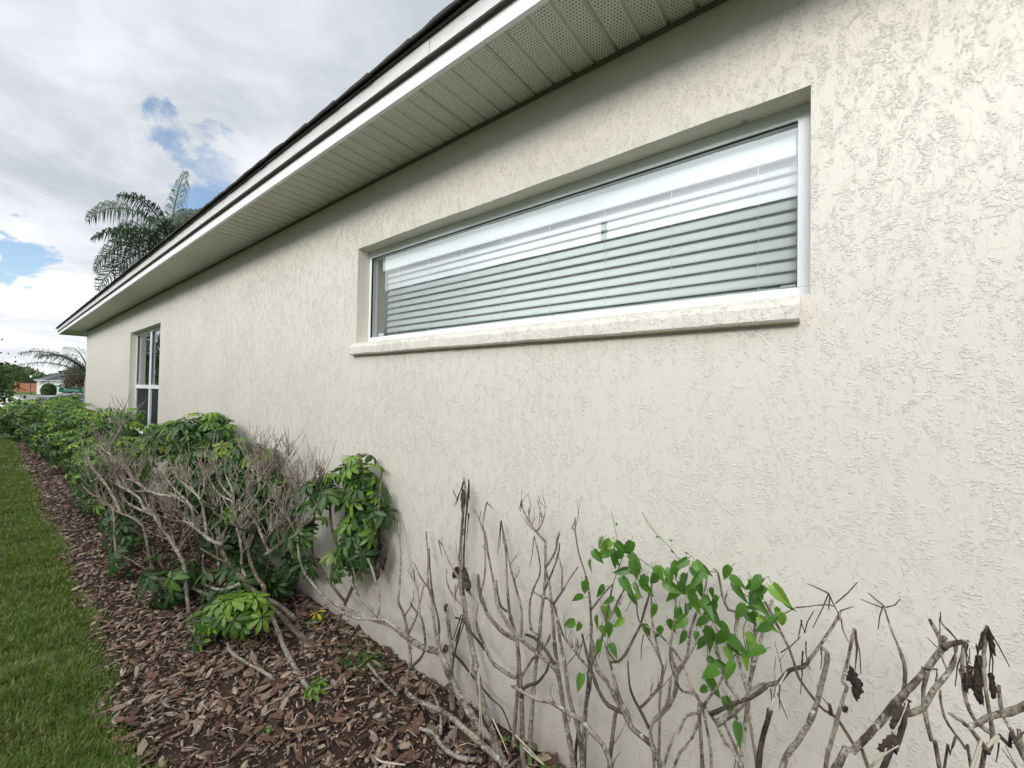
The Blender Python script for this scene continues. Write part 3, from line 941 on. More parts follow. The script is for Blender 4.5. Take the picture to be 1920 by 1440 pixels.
# ------------------------------------------------------------------ grass
def make_grass():
    r = np.random.RandomState(8); P = []
    def fill(x0, x1, y0, per_m2, h0, h1, w):
        n = int((x1 - x0) * (BED_Y + 0.1 - y0) * per_m2)
        x = r.uniform(x0, x1, n); y = r.uniform(y0, BED_Y + 0.10, n)
        e = np.array([bed_edge(a) for a in x]) + r.normal(0, 0.045, n)
        k = y < e
        x, y = x[k], y[k]; n = len(x)
        dens = np.array([mnoise.noise(Vector((a * 2.3, c * 2.3, 4.0))) + .5 * mnoise.noise(Vector((a * 7, c * 7, 9.0))) for a, c in zip(x, y)])
        h = r.uniform(h0, h1, n) * (1 + 0.55 * dens)
        P.append(np.stack([x, y, h, np.full(n, w) * r.uniform(.6, 1.3, n)], 1))
    fill(-4.0, -1.4, -1.75, 38000, .035, .075, .0030)
    fill(-7.0, -4.0, -1.75, 20000, .035, .075, .0042)
    fill(-12.0, -7.0, -1.75, 8000, .035, .08, .007)
    fill(-19.0, -12.0, -2.2, 3500, .04, .08, .012)
    fill(-8.0, 0.5, -3.2, 2500, .035, .075, .008)
    fill(-1.4, 1.0, -1.75, 8000, .035, .075, .0045)
    A = np.concatenate(P); n = len(A)
    ang = r.uniform(0, 2 * PI, n); lean = r.uniform(0.1, 1.0, n)
    dx, dy = np.cos(ang), np.sin(ang); tx, ty = -dy, dx
    x, y, h, w = A.T
    z0 = np.zeros(n) - 0.004
    def pt(t, s):
        f = lean * h * t ** 1.8
        return np.stack([x + dx * f + tx * w * s, y + dy * f + ty * w * s, z0 + h * (t - 0.28 * lean * t ** 2)], 1)
    V = np.stack([pt(0, -.8), pt(0, .8), pt(.55, -1.0), pt(.55, 1.0), pt(1.0, 0)], 1).reshape(-1, 3)
    i = np.arange(n)[:, None] * 5
    F = np.concatenate([i + np.array([[0, 1, 3]]), i + np.array([[0, 3, 2]]), i + np.array([[2, 3, 4]])], 0)
    me = np_mesh('grass', V, F); me.materials.append(M['grass'])
    tag(obj('grass', me), 'short coarse lawn grass beside the mulch bed', 'grass', kind='stuff')


make_grass()


# ------------------------------------------------------------------ branch tracing: (pixel path, depth of wall offset) -> solid limbs in the bed
def spline(P, step):
    P = [Vector(p) for p in P]
    if len(P) == 2:
        P = [P[0], (P[0] + P[1]) / 2, P[1]]
    out = []
    for i in range(len(P) - 1):
        a = P[max(i - 1, 0)]; b_ = P[i]; c = P[i + 1]; d = P[min(i + 2, len(P) - 1)]
        n = max(2, int((c - b_).length / step))
        for k in range(n):
            t = k / n
            out.append(0.5 * ((2 * b_) + (c - a) * t + (2 * a - 5 * b_ + 4 * c - d) * t * t + (3 * b_ - a - 3 * c + d) * t ** 3))
    out.append(P[-1])
    return out


class Shrub:
    """a bare shrub whose limbs were measured one by one; limbs join where they meet"""
    def __init__(s, name, loc, label, cat, group, seed):
        s.root = empty(name, loc, label, cat, group); s.loc = Vector(loc); s.samples = []; s.tips = []; s.r = random.Random(seed); s.limbs = []
    def limb(s, T, pts, w0, w1, Y0, Y1, mat='bark', ground=False, attach=True, name='branch', knob=0.5):
        w0 *= .93; w1 *= .78
        px = [(T[0] + x / T[2], T[1] + y / T[2]) for x, y in pts]
        start = None
        if attach and s.samples:
            best = min(s.samples, key=lambda q: (q[0] - px[0][0]) ** 2 + (q[1] - px[0][1]) ** 2)
            if (best[0] - px[0][0]) ** 2 + (best[1] - px[0][1]) ** 2 < 22 ** 2:
                start = best[2]; Y0 = start.y
        n = len(px); L = [0]
        for i in range(1, n):
            L.append(L[-1] + math.hypot(px[i][0] - px[i - 1][0], px[i][1] - px[i - 1][1]))
        P = []
        for i in range(n):
            t = L[i] / L[-1]
            wob = 0.0 if i in (0,) else s.r.uniform(-.012, .012)
            P.append(atY(px[i][0], px[i][1], min(-0.012, Y0 + (Y1 - Y0) * t + wob)))
        if start is not None:
            P[0] = start.copy()
        if ground and P[0].z > 0.0:
            g = P[0].copy(); dn = (P[0] - P[1]); dn = dn.normalized() if dn.length > 0 else Vector((0, 0, -1))
            dn = (dn * 0.5 + Vector((0, 0, -1))).normalized(); k = (g.z + 0.04) / max(.3, -dn.z)
            g = g + dn * k; g.z = -0.04; g.y = min(g.y, -.03)
            P = [g, g.lerp(P[0], .5) + Vector((s.r.uniform(-.01, .01), 0, 0))] + P
        pts3 = spline(P, 0.022)
        m = len(pts3); rad = []; ph = s.r.uniform(0, 9)
        for i, p in enumerate(pts3):
            t = i / max(1, m - 1); d = depth(p)
            r_ = 0.5 * (w0 + (w1 - w0) * t) / FPX * max(.5, d)
            r_ *= 1 + 0.30 * knob * mnoise.noise(Vector((i * .55, ph, 1))) + (0.42 * knob if (i + int(ph * 7)) % 7 == 0 else 0)
            rad.append(max(.0012, r_))
            pts3[i] = p + Vector((mnoise.noise(Vector((i * .37, ph, 4))), mnoise.noise(Vector((i * .37, ph, 7))) * .6, mnoise.noise(Vector((i * .37, ph, 11))))) * .0045 * knob * (0 if i == 0 else 1)
        b = MB(); loc = s.loc
        b.tube([p - loc for p in pts3], rad, 7)
        o = b.build(name, M[mat], s.root, smooth=True)
        for p in pts3:
            q = project(p); s.samples.append((q[0], q[1], p.copy()))
        s.tips.append((pts3[-1].copy(), (pts3[-1] - pts3[-3]).normalized(), rad[-1])); s.limbs.append((pts3, rad))
        return pts3
    def twigs(s, n, lo, hi, zmin, length, rad, mat='twig', yclamp=-.015, upw=1.1, spread=.9):
        """fine dead twigs sprouting from the outer parts of the limbs"""
        b = MB(); r = s.r
        def grow(p, d, L, ra, lev):
            pts = [p]; q = p.copy(); dd = d.copy()
            for k in range(3):
                dd = (dd + Vector((r.gauss(0, .16), r.gauss(0, .14), .12 + r.gauss(0, .1)))).normalized()
                q = q + dd * (L / 3); q.y = min(q.y, yclamp); pts.append(q.copy())
            b.tube([u - s.loc for u in pts], [ra, ra * .85, ra * .7, ra * .5], 4, cap=False)
            if lev > 0:
                for _ in range(r.choice((1, 2, 2))):
                    k = r.choice((1, 2, 3))
                    grow(pts[k], (dd + Vector((r.gauss(0, .55), r.gauss(0, .45), r.uniform(0, .5)))).normalized(), L * r.uniform(.45, .75), ra * .75, lev - 1)
        for _ in range(n):
            pts3, rad_ = r.choice(s.limbs); i = int(len(pts3) * r.uniform(lo, hi)); i = min(i, len(pts3) - 2)
            p = pts3[i]
            if p.z < zmin:
                continue
            t = (pts3[i + 1] - pts3[i]).normalized()
            d = (t * .5 + Vector((r.gauss(0, spread * .6), r.gauss(0, spread * .5), upw * r.uniform(.3, 1)))).normalized()
            grow(p, d, length * r.uniform(.5, 1.25), min(rad, rad_[i] * .8), 1)
        return tag(b.build('twigs', M[mat], s.root), kind='stuff')
    def straws(s, T, segs, w=3.0, mat='bark_dark', Y=None, name='leaf_stalk'):
        """thin straight leftover stalks, each a part"""
        for (x0, y0, x1, y1) in segs:
            a = (T[0] + x0 / T[2], T[1] + y0 / T[2]); c = (T[0] + x1 / T[2], T[1] + y1 / T[2])
            best = min(s.samples, key=lambda q: (q[0] - a[0]) ** 2 + (q[1] - a[1]) ** 2)
            Y_ = best[2].y if Y is None else Y
            A = atY(a[0], a[1], Y_ - .004); B = atY(c[0], c[1], min(-.01, Y_ + s.r.uniform(-.03, .03)))
            mid = (A + B) / 2 + Vector((s.r.uniform(-.004, .004), 0, s.r.uniform(-.004, .004)))
            r_ = .5 * w / FPX * depth(A); bb = MB(); bb.tube([A - s.loc, mid - s.loc, B - s.loc], [r_, r_ * .8, r_ * .55], 5); bb.build(name, M[mat], s.root)
    def dead_leaf(s, T, x, y, L, width, tilt, Y=None, mat='dead'):
        """a shrivelled brown leaf hanging by its stalk: a crumpled, rolled blade"""
        p = (T[0] + x / T[2], T[1] + y / T[2])
        best = min(s.samples, key=lambda q: (q[0] - p[0]) ** 2 + (q[1] - p[1]) ** 2)
        Y_ = (best[2].y if Y is None else Y) - .012
        A = atY(p[0], p[1], Y_); d = depth(A); L = L / T[2] / FPX * d; W_ = width / T[2] / FPX * d
        b = MB(); n, m = 9, 7; ph = s.r.uniform(0, 20)
        ax = Vector((math.sin(tilt), s.r.uniform(-.15, .15), -math.cos(tilt))); sx = Vector((math.cos(tilt), .0, math.sin(tilt)))
        for i in range(n):
            t = i / (n - 1); w = W_ * (math.sin(PI * (0.08 + 0.88 * t)) ** .7) * (1 + .7 * mnoise.noise(Vector((t * 5, ph, 0))))
            for j in range(m):
                u = j / (m - 1) - .5; roll = u * (3.6 + 1.2 * math.sin(t * 5 + ph))
                k = .42 * W_ * mnoise.noise(Vector((t * 6, u * 7, ph)))
                q = A + ax * (L * (t + .16 * t * mnoise.noise(Vector((u * 9, ph, 3))))) + sx * (w * .42 * math.sin(roll) + k) + Vector((0, -1, 0)) * (w * .35 * math.cos(roll) + k)
                q.y = min(q.y, -.008); b.v.append(tuple(q - s.loc))
        for i in range(n - 1):
            for j in range(m - 1):
                b.f.append((i * m + j, i * m + j + 1, (i + 1) * m + j + 1, (i + 1) * m + j))
        b.build('dead_leaf', M[mat], s.root, smooth=False)


T7 = (620, 880, 2.571); T8 = (1040, 960, 3.0); TR = (1440, 1060, 3.79); T5 = (440, 800, 3.6); TA = (150, 800, 6.857); TB = (380, 840, 7.385); TCc = (330, 1020, 6.857); TD = (950, 1200, 6.0)
GB = 'bare shrubs along the wall'

# --- nearest left bare shrub
A = Shrub('bare_shrub', (-1.05, -.1, 0), 'bare grey shrub with tall dried flower spike left of the climbing vine', 'shrub', GB, 21)
A.limb(T7, [(830, 1400), (760, 1290), (690, 1200), (620, 1090), (570, 980), (540, 910), (520, 880), (450, 860), (385, 820), (300, 755), (250, 735), (150, 705), (60, 665), (0, 640)], 17, 6, -.14, -.30, 'bark', True)
A.limb(T5, [(1110, 1390), (1020, 1310), (940, 1300), (820, 1290), (700, 1240), (620, 1170), (560, 1100), (480, 1000), (440, 900), (425, 790)], 7, 4, -.28, -.40, 'bark_lichen')
A.limb(T7, [(300, 755), (210, 690), (130, 600), (65, 485)], 6, 3.5, -.2, -.33, 'bark_lichen')
A.limb(T7, [(110, 590), (118, 530), (105, 470)], 3.5, 2, -.3, -.3)
A.limb(T7, [(245, 690), (235, 620), (205, 500), (180, 430)], 5.5, 4, -.2, -.22, 'bark_lichen')
A.limb(T7, [(850, 1440), (700, 1300), (560, 1180), (450, 1130), (380, 1090), (365, 1050), (380, 960), (385, 900), (372, 800), (355, 710), (330, 650), (325, 620)], 14, 5, -.24, -.16, 'bark', True, False)
A.limb(T7, [(325, 640), (335, 520), (338, 400), (330, 300), (325, 195)], 4, 2.5, -.10, -.02, 'bark_lichen')
A.limb(T7, [(375, 800), (400, 740), (420, 690), (440, 600), (447, 555)], 5, 3, -.2, -.2)
A.limb(T7, [(390, 955), (440, 900), (455, 830), (440, 720), (400, 670), (385, 645)], 6, 3.5, -.17, -.2, 'bark_brown')
A.limb(T7, [(430, 690), (424, 620), (408, 540), (397, 475)], 4.5, 3, -.18, -.14)
A.limb(T7, [(360, 700), (385, 660), (395, 625)], 3.5, 2.5, -.18, -.2)
A.limb(T7, [(590, 1190), (580, 1050), (580, 950), (585, 880), (575, 800), (565, 720), (558, 648)], 12, 8, -.07, -.05, 'bark', True, False)
A.limb(T7, [(545, 880), (520, 840), (500, 760), (485, 620), (468, 540), (470, 430), (460, 300)], 7, 2.5, -.1, -.04)
A.limb(T7, [(550, 840), (520, 740), (495, 620), (480, 500), (475, 385)], 5, 3, -.1, -.05, 'bark_dark')
A.limb(T7, [(485, 600), (440, 530), (400, 450)], 4, 2.5, -.1, -.08)
A.limb(T7, [(790, 1300), (740, 1150), (705, 980), (680, 840), (655, 720), (640, 620), (625, 540), (625, 400), (632, 300), (640, 200), (650, 120), (642, 40)], 15, 4, -.10, -.06, 'bark', True, False)
A.limb(T7, [(640, 620), (640, 480), (645, 330), (655, 200), (668, 110), (664, 48)], 5, 3.5, -.07, -.06, 'bark_dark')
A.limb(T7, [(745, 870), (715, 830), (680, 790), (640, 730), (600, 712)], 6, 4, -.1, -.15, 'bark_dark')
A.limb(T7, [(625, 540), (590, 480), (555, 410), (540, 370), (520, 340)], 4.5, 3, -.08, -.1)
A.limb(T7, [(640, 660), (600, 620), (570, 570), (558, 535)], 4.5, 3, -.08, -.12)
A.limb(T7, [(890, 1005), (830, 970), (780, 930), (750, 870), (720, 800), (700, 720), (708, 660), (690, 620), (650, 565)], 8, 4, -.15, -.1, 'bark', False, False)
A.limb(T7, [(585, 870), (640, 940), (710, 1030), (780, 1110), (830, 1160), (870, 1260)], 5, 3.5, -.1, -.08, 'bark_dark', False, True)
A.limb(T7, [(570, 1000), (600, 880), (620, 780), (640, 700)], 4, 3, -.08, -.08, 'bark_dark')
A.straws(T7, [(640, 55, 605, 170), (640, 60, 625, 150), (632, 90, 595, 180), (665, 60, 672, 150), (664, 70, 655, 180), (630, 120, 635, 230), (664, 210, 655, 340), (668, 215, 660, 300), (520, 345, 538, 420), (600, 560, 600, 610), (612, 560, 598, 640), (590, 100, 612, 150)], 2.2)
A.straws(T7, [(640, 720, 600, 830), (645, 730, 610, 850), (630, 700, 590, 820)], 3.0)
A.dead_leaf(T7, 645, 470, 110, 46, .35); A.dead_leaf(T7, 615, 470, 80, 40, -.5); A.dead_leaf(T7, 560, 845, 60, 34, -.3); A.dead_leaf(T7, 640, 95, 110, 18, .05); A.dead_leaf(T7, 664, 90, 100, 16, .02)
A.dead_leaf(T7, 655, 490, 90, 30, .2); A.dead_leaf(T7, 556, 650, 40, 18, -.2)

A.twigs(26, .3, .85, .12, .07, .0019, 'twig_grey', upw=1.2)
# --- middle bare shrub carrying the vine
B = Shrub('bare_shrub', (-.55, -.16, 0), 'tall many stemmed bare shrub overgrown by a green vine', 'shrub', GB, 22)
B.limb(T7, [(925, 1350), (920, 1100), (910, 960), (900, 850), (885, 770), (862, 690), (850, 540), (845, 400), (822, 245)], 12, 3, -.12, -.05, 'bark', True)
B.limb(T7, [(880, 1340), (895, 1150), (905, 1000), (903, 850), (895, 800)], 9, 7, -.06, -.10, 'bark', True, False)
B.limb(T7, [(893, 820), (840, 790), (780, 730), (740, 660), (720, 600), (710, 510)], 8, 7, -.1, -.2)
B.limb(T7, [(720, 600), (742, 520), (745, 400), (738, 300), (735, 250), (752, 155)], 4, 3, -.15, -.1)
B.limb(T7, [(738, 290), (715, 240), (695, 200)], 3, 2, -.1, -.1)
B.limb(T7, [(1100, 985), (1060, 940), (1000, 890), (940, 840), (890, 790), (840, 720), (800, 640), (790, 560), (765, 440), (742, 295)], 9, 3.5, -.15, -.12, 'bark_lichen', False, False)
B.limb(T7, [(930, 800), (920, 680), (890, 560), (860, 440), (845, 340)], 6, 3, -.1, -.06)
B.limb(T7, [(862, 690), (820, 660), (805, 600), (798, 535)], 5, 4, -.1, -.12)
B.limb(T7, [(960, 1370), (970, 1180), (985, 1000), (1000, 850), (1015, 700), (1030, 580), (1035, 450), (1035, 350)], 10, 6, -.08, -.14, 'bark_lichen', True, False)
B.limb(T7, [(1035, 355), (990, 300), (950, 240), (925, 190), (918, 150)], 5, 3, -.14, -.12)
B.limb(T7, [(968, 262), (955, 225), (957, 185)], 3.5, 2, -.13, -.12); B.limb(T7, [(1000, 300), (1020, 260), (1030, 220)], 3.5, 2, -.13, -.15)
B.limb(T7, [(990, 800), (965, 770), (960, 650), (980, 570), (1010, 500), (1000, 400), (980, 320)], 5, 3, -.12, -.12)
B.limb(T7, [(1035, 480), (1080, 400), (1105, 300)], 5, 2.5, -.14, -.2); B.limb(T7, [(1060, 570), (1090, 440), (1105, 355)], 5, 3, -.2, -.2)
B.limb(T7, [(1340, 1390), (1270, 1280), (1200, 1200), (1140, 1170), (1060, 1120), (1000, 1110), (930, 1075), (872, 1040)], 15, 8, -.28, -.36, 'bark_lichen', True, False)
B.limb(T7, [(920, 1100), (935, 1050), (1000, 1025), (1040, 970), (1055, 930)], 8, 4, -.14, -.2, 'bark_dark')
B.limb(T7, [(930, 1000), (970, 920), (1040, 840), (1060, 800)], 6, 4, -.14, -.2)
B.limb(T7, [(1080, 940), (1030, 860), (980, 810), (940, 795)], 7, 6, -.2, -.16, 'bark_dark', False, False)
B.limb(T7, [(1170, 1430), (1130, 1200), (1100, 1000), (1080, 850), (1070, 700), (1055, 560), (1035, 480)], 13, 6, -.2, -.16, 'bark', True, False)
B.limb(T7, [(1215, 1430), (1190, 1240), (1150, 1100), (1130, 950), (1100, 800), (1075, 650), (1000, 605), (975, 588)], 13, 4, -.22, -.2, 'bark', True, False)
B.limb(T7, [(1215, 1400), (1225, 1200), (1240, 1050), (1250, 900), (1255, 750), (1245, 580), (1225, 500), (1195, 400), (1180, 300), (1180, 235)], 11, 3, -.16, -.12, 'bark', True, False)
B.limb(T7, [(1180, 300), (1165, 278)], 4, 3, -.1, -.1)
B.limb(T7, [(1080, 640), (1115, 590), (1150, 530), (1192, 470)], 5, 3, -.2, -.22); B.limb(T7, [(1118, 590), (1115, 490), (1098, 420)], 4, 3, -.2, -.2)
B.limb(T7, [(1240, 960), (1180, 880), (1120, 800), (1090, 700)], 6, 4, -.18, -.15)
B.limb(T7, [(1160, 930), (1185, 880), (1190, 820)], 3.5, 3, -.2, -.25)
B.limb(TD, [(1750, 1500), (1680, 1300), (1640, 1180), (1560, 1110), (1400, 980), (1320, 820), (1220, 640), (1140, 480), (1020, 330), (990, 200), (960, 0)], 16, 9, -.24, -.18, 'bark', True, False)
B.limb(TD, [(1400, 960), (1360, 830), (1290, 700), (1220, 480), (1180, 330), (1130, 150), (1090, 0)], 10, 5, -.22, -.2)
B.limb(TD, [(1250, 820), (1150, 740), (1060, 620), (1000, 480), (940, 300), (880, 60), (850, -60)], 9, 5, -.22, -.18, 'bark_dark')
B.limb(TD, [(870, 1440), (880, 1000), (900, 700), (940, 440), (960, 180)], 11, 8, -.14, -.16, 'bark', True, False)
B.limb(TD, [(1160, 1380), (1190, 1100), (1220, 860), (1235, 780)], 11, 9, -.15, -.2, 'bark', True, False)
B.limb(TD, [(780, 1250), (800, 1050), (810, 930)], 8, 7, -.12, -.14, 'bark_dark', True, False)
B.limb(TD, [(1190, 215), (1260, 240), (1330, 160), (1400, 20)], 6, 5, -.2, -.15, 'bark_brown')
B.limb(TD, [(1600, 990), (1540, 860), (1440, 680), (1380, 500), (1365, 240)], 7, 3.5, -.24, -.28, 'bark_dark', False, False)
B.limb(T8, [(560, 1460), (540, 1220), (590, 1140), (640, 1060), (655, 930)], 10, 6, -.26, -.24, 'bark', True, False)
B.limb(T8, [(600, 1190), (640, 1100), (680, 1000), (690, 910), (750, 800), (760, 680), (800, 560), (840, 460), (857, 355)], 8, 4, -.25, -.2, 'bark_lichen')
B.limb(T8, [(690, 910), (760, 800), (812, 700)], 6, 4, -.22, -.26, 'bark_lichen')
B.limb(T8, [(590, 1240), (590, 1050), (605, 900), (600, 850), (560, 760), (510, 680), (470, 600), (460, 480)], 8, 3.5, -.2, -.2, 'bark', True, False)
B.limb(T8, [(515, 1090), (560, 1020), (600, 960), (612, 860)], 6, 5, -.25, -.2, 'bark_brown')
B.limb(T8, [(690, 900), (660, 820), (655, 730), (672, 620), (680, 500), (660, 400)], 6, 3.5, -.2, -.14)
B.limb(T8, [(600, 860), (550, 640), (545, 500), (552, 340)], 5, 4, -.2, -.15, 'bark_lichen')
B.limb(T8, [(290, 760), (340, 840), (400, 800), (440, 720), (480, 640), (520, 500), (545, 420)], 5, 5, -.2, -.18, 'bark_brown')
B.limb(T8, [(240, 800), (290, 640), (340, 540), (400, 410)], 7, 4, -.18, -.2, 'bark_lichen'); B.limb(T8, [(200, 560), (260, 480), (330, 400)], 5, 3, -.16, -.2, 'bark_lichen')
B.straws(T7, [(820, 250, 805, 410), (822, 250, 815, 380), (825, 260, 832, 360), (752, 160, 782, 185), (752, 165, 740, 240), (918, 155, 905, 195), (918, 155, 915, 205), (980, 325, 960, 470), (1105, 305, 1085, 380), (1180, 245, 1160, 290)], 2.0)
B.straws(T8, [(500, 690, 485, 835), (330, 400, 250, 820), (285, 560, 300, 700), (160, 720, 130, 830)], 2.2)
B.straws(T7, [(715, 960, 720, 1340), (710, 980, 740, 1360), (780, 1200, 855, 1370), (930, 1340, 1020, 1420), (890, 1280, 1030, 1425), (680, 910, 650, 1110)], 3.0, 'straw', -.2)

B.twigs(44, .3, .85, .12, .075, .0019, 'twig_grey', upw=1.2)
# --- right bare shrub
Cc = Shrub('bare_shrub', (-.15, -.28, 0), 'bare shrub with thick slanting limbs and blackened hanging leaves at the right edge', 'shrub', GB, 23)
Cc.limb(T8, [(1060, 1460), (960, 1300), (910, 1190), (840, 1090), (780, 1010), (740, 900), (700, 820), (640, 740), (580, 680), (510, 640)], 13, 4, -.3, -.2, 'bark', True)
Cc.limb(T8, [(880, 1460), (870, 1300), (840, 1150), (800, 1030), (720, 1010), (690, 960), (650, 850), (650, 760)], 11, 4, -.26, -.18, 'bark', True, False)
Cc.limb(T8, [(835, 1450), (820, 1250), (812, 1080)], 10, 8, -.22, -.24, 'bark', True, False)
Cc.limb(T8, [(905, 1200), (1000, 1130), (1060, 1070), (1130, 1000), (1200, 970), (1260, 960), (1320, 890), (1400, 870), (1440, 820), (1500, 740), (1570, 630), (1610, 560)], 12, 5, -.28, -.22, 'bark')
Cc.limb(T8, [(920, 1095), (1000, 1080), (1100, 1050), (1190, 985)], 8, 7, -.28, -.26, 'bark_dark')
Cc.limb(T8, [(1050, 1460), (1070, 1200), (1090, 1050), (1110, 900), (1150, 760), (1190, 600), (1222, 490)], 13, 7, -.22, -.14, 'bark_lichen', True, False)
Cc.limb(T8, [(1085, 1020), (1050, 880), (1020, 760), (1020, 640), (1030, 565), (980, 550), (940, 470), (920, 345), (890, 320)], 8, 4, -.2, -.12, 'bark_lichen')
Cc.limb(T8, [(1040, 1060), (970, 970), (930, 840), (900, 700), (880, 640)], 8, 5, -.2, -.12, 'bark_lichen')
Cc.limb(T8, [(1100, 940), (1112, 850), (1122, 700), (1130, 560)], 7, 5, -.2, -.18, 'bark_lichen')
Cc.limb(T8, [(870, 1075), (930, 960), (970, 870), (1015, 800)], 6, 4, -.26, -.2, 'bark_lichen')
Cc.limb(T8, [(1140, 1450), (1112, 1250), (1088, 1130)], 9, 7, -.18, -.2, 'bark', True, False)
Cc.limb(T8, [(1040, 1430), (1000, 1290), (950, 1180)], 8, 6, -.2, -.24, 'bark', True, False)
Cc.limb(T8, [(640, 1330), (700, 1230), (740, 1150), (800, 1130)], 8, 6, -.3, -.26, 'bark', True, False)
Cc.limb(T8, [(680, 1410), (730, 1330), (770, 1270), (815, 1160)], 8, 6, -.26, -.24, 'bark_lichen', True, False)
Cc.limb(T8, [(1145, 1460), (1170, 1280), (1212, 1115)], 13, 11, -.34, -.36, 'bark_dark', True, False)
Cc.limb(T8, [(1208, 1120), (1260, 980), (1305, 895)], 4, 3, -.36, -.3, 'straw')
Cc.limb(TR, [(90, 1480), (220, 1240), (310, 1080), (350, 980), (380, 850), (410, 720), (420, 620), (382, 588)], 15, 10, -.34, -.3, 'bark_lichen', True, False)
Cc.limb(TR, [(720, 1450), (640, 1320), (540, 1160), (480, 1070), (400, 1030), (320, 940), (220, 800), (180, 680), (150, 590), (60, 420), (0, 300), (-30, 260)], 11, 5, -.38, -.2, 'bark_brown', True, False)
Cc.limb(TR, [(410, 1460), (440, 1300), (490, 1130), (510, 1010), (540, 920), (560, 860), (530, 830), (540, 770), (570, 650), (600, 500), (615, 455)], 12, 6, -.4, -.36, 'bark', True, False)
Cc.limb(TR, [(455, 1070), (440, 990)], 8, 6, -.38, -.4, 'bark_dark')
Cc.limb(TR, [(470, 1460), (600, 1320), (720, 1200), (850, 1050), (960, 920), (1080, 800), (1180, 660), (1240, 580)], 19, 13, -.48, -.42, 'bark', True, False)
Cc.limb(TR, [(1225, 590), (1200, 480), (1150, 385)], 9, 7, -.42, -.42); Cc.limb(TR, [(1220, 580), (1310, 560), (1390, 535)], 12, 10, -.42, -.46); Cc.limb(TR, [(1230, 560), (1265, 508)], 11, 10, -.42, -.42)
Cc.limb(TR, [(955, 925), (978, 760), (950, 640), (880, 480), (818, 285)], 8, 3.5, -.44, -.4)
Cc.limb(TR, [(985, 1050), (1100, 1010), (1180, 890), (1280, 760), (1330, 650), (1340, 570)], 12, 7, -.48, -.46, 'bark', False, False)
Cc.limb(TR, [(1220, 1460), (1170, 1250), (1120, 1050), (1100, 880), (1130, 760), (1095, 730)], 9, 8, -.42, -.44, 'bark', True, False)
Cc.limb(TR, [(1110, 740), (1200, 740), (1190, 835)], 6, 3, -.44, -.46)
Cc.limb(TR, [(815, 1460), (900, 1330), (940, 1200), (980, 1050), (1000, 955)], 17, 11, -.52, -.5, 'bark_dark', True, False)
Cc.limb(TR, [(730, 1430), (850, 1330), (930, 1290)], 4, 3, -.54, -.53, 'straw', False, False); Cc.limb(TR, [(745, 1410), (860, 1250), (930, 1120), (985, 960)], 4, 3, -.56, -.52, 'straw', False, False)
Cc.limb(TR, [(1445, 1460), (1400, 1300), (1330, 1200), (1260, 1080), (1230, 980), (1225, 890)], 9, 5, -.4, -.42, 'bark', True, False)
Cc.limb(TR, [(1255, 1460), (1290, 1340), (1332, 1215)], 11, 5, -.5, -.48, 'bark_dark', True, False)
Cc.limb(TR, [(1520, 1460), (1560, 1330), (1600, 1200), (1570, 1050), (1545, 850), (1530, 620), (1560, 430)], 14, 7, -.42, -.4, 'bark', True, False)
Cc.limb(TR, [(1605, 1215), (1500, 1130), (1430, 1030), (1390, 880), (1380, 720), (1400, 560), (1415, 535)], 8, 6, -.4, -.42)
Cc.limb(TR, [(1860, 980), (1700, 1040), (1560, 1090), (1430, 1150), (1380, 1110), (1290, 1050)], 14, 6, -.5, -.5, 'bark', False, False)
Cc.limb(TR, [(1520, 1330), (1470, 1200), (1430, 1150)], 9, 8, -.46, -.5, 'bark', False, True)
Cc.limb(TR, [(1860, 1440), (1720, 1290), (1640, 1210)], 10, 9, -.46, -.42, 'bark_dark', True, False)
Cc.limb(TR, [(1830, 1400), (1770, 1230), (1700, 1120), (1660, 1010), (1640, 850)], 9, 7, -.5, -.48, 'bark', True, False)
Cc.limb(TR, [(1450, 1450), (1560, 1290), (1635, 1205)], 9, 8, -.48, -.46, 'straw', True, False)
Cc.straws(TR, [(430, 200, 318, 445), (430, 200, 278, 130), (430, 200, 520, 380), (520, 380, 572, 545), (480, 270, 636, 120), (510, 325, 605, 293), (440, 220, 430, 315), (0, 420, 200, 300), (200, 300, 350, 283), (350, 283, 470, 292), (240, 390, 215, 520), (235, 390, 260, 470), (260, 480, 328, 322), (245, 610, 230, 915), (250, 615, 240, 760), (270, 540, 295, 740), (90, 620, 230, 510), (60, 890, 140, 1090), (85, 850, 85, 1020), (20, 880, 25, 960), (505, 390, 500, 330)], 2.6)
Cc.straws(TR, [(818, 285, 783, 455), (818, 300, 660, 240), (815, 280, 710, 195), (835, 300, 940, 238), (615, 460, 660, 770), (610, 455, 620, 745), (625, 460, 625, 700), (375, 590, 373, 740), (1560, 440, 1718, 722), (1540, 450, 1505, 600), (1560, 470, 1570, 760), (1580, 560, 1595, 770), (1560, 500, 1552, 720), (1400, 545, 1412, 850), (1420, 560, 1440, 700), (1480, 565, 1500, 720), (1500, 560, 1440, 870), (1480, 640, 1465, 820), (1510, 640, 1520, 850), (1400, 560, 1330, 860), (1640, 1260, 1620, 1400), (1819, 1180, 1735, 1268)], 2.8)
for (x, y, L, w, t) in ((605, 745, 120, 60, .15), (640, 800, 180, 55, -.05), (600, 720, 110, 50, -.2), (1440, 710, 210, 44, -.1), (1480, 740, 230, 46, .1), (1500, 640, 240, 34, .05), (1580, 760, 190, 42, .1), (1455, 820, 150, 40, .25), (1560, 440, 190, 26, .2), (1530, 470, 150, 24, -.1), (960, 1000, 190, 44, -.35), (900, 1200, 170, 50, -.5), (560, 1000, 60, 36, -.3)):
    Cc.dead_leaf(TR, x, y, L, w, t)

Cc.twigs(18, .3, .8, .25, .06, .0019, 'twig_grey', upw=1.2)
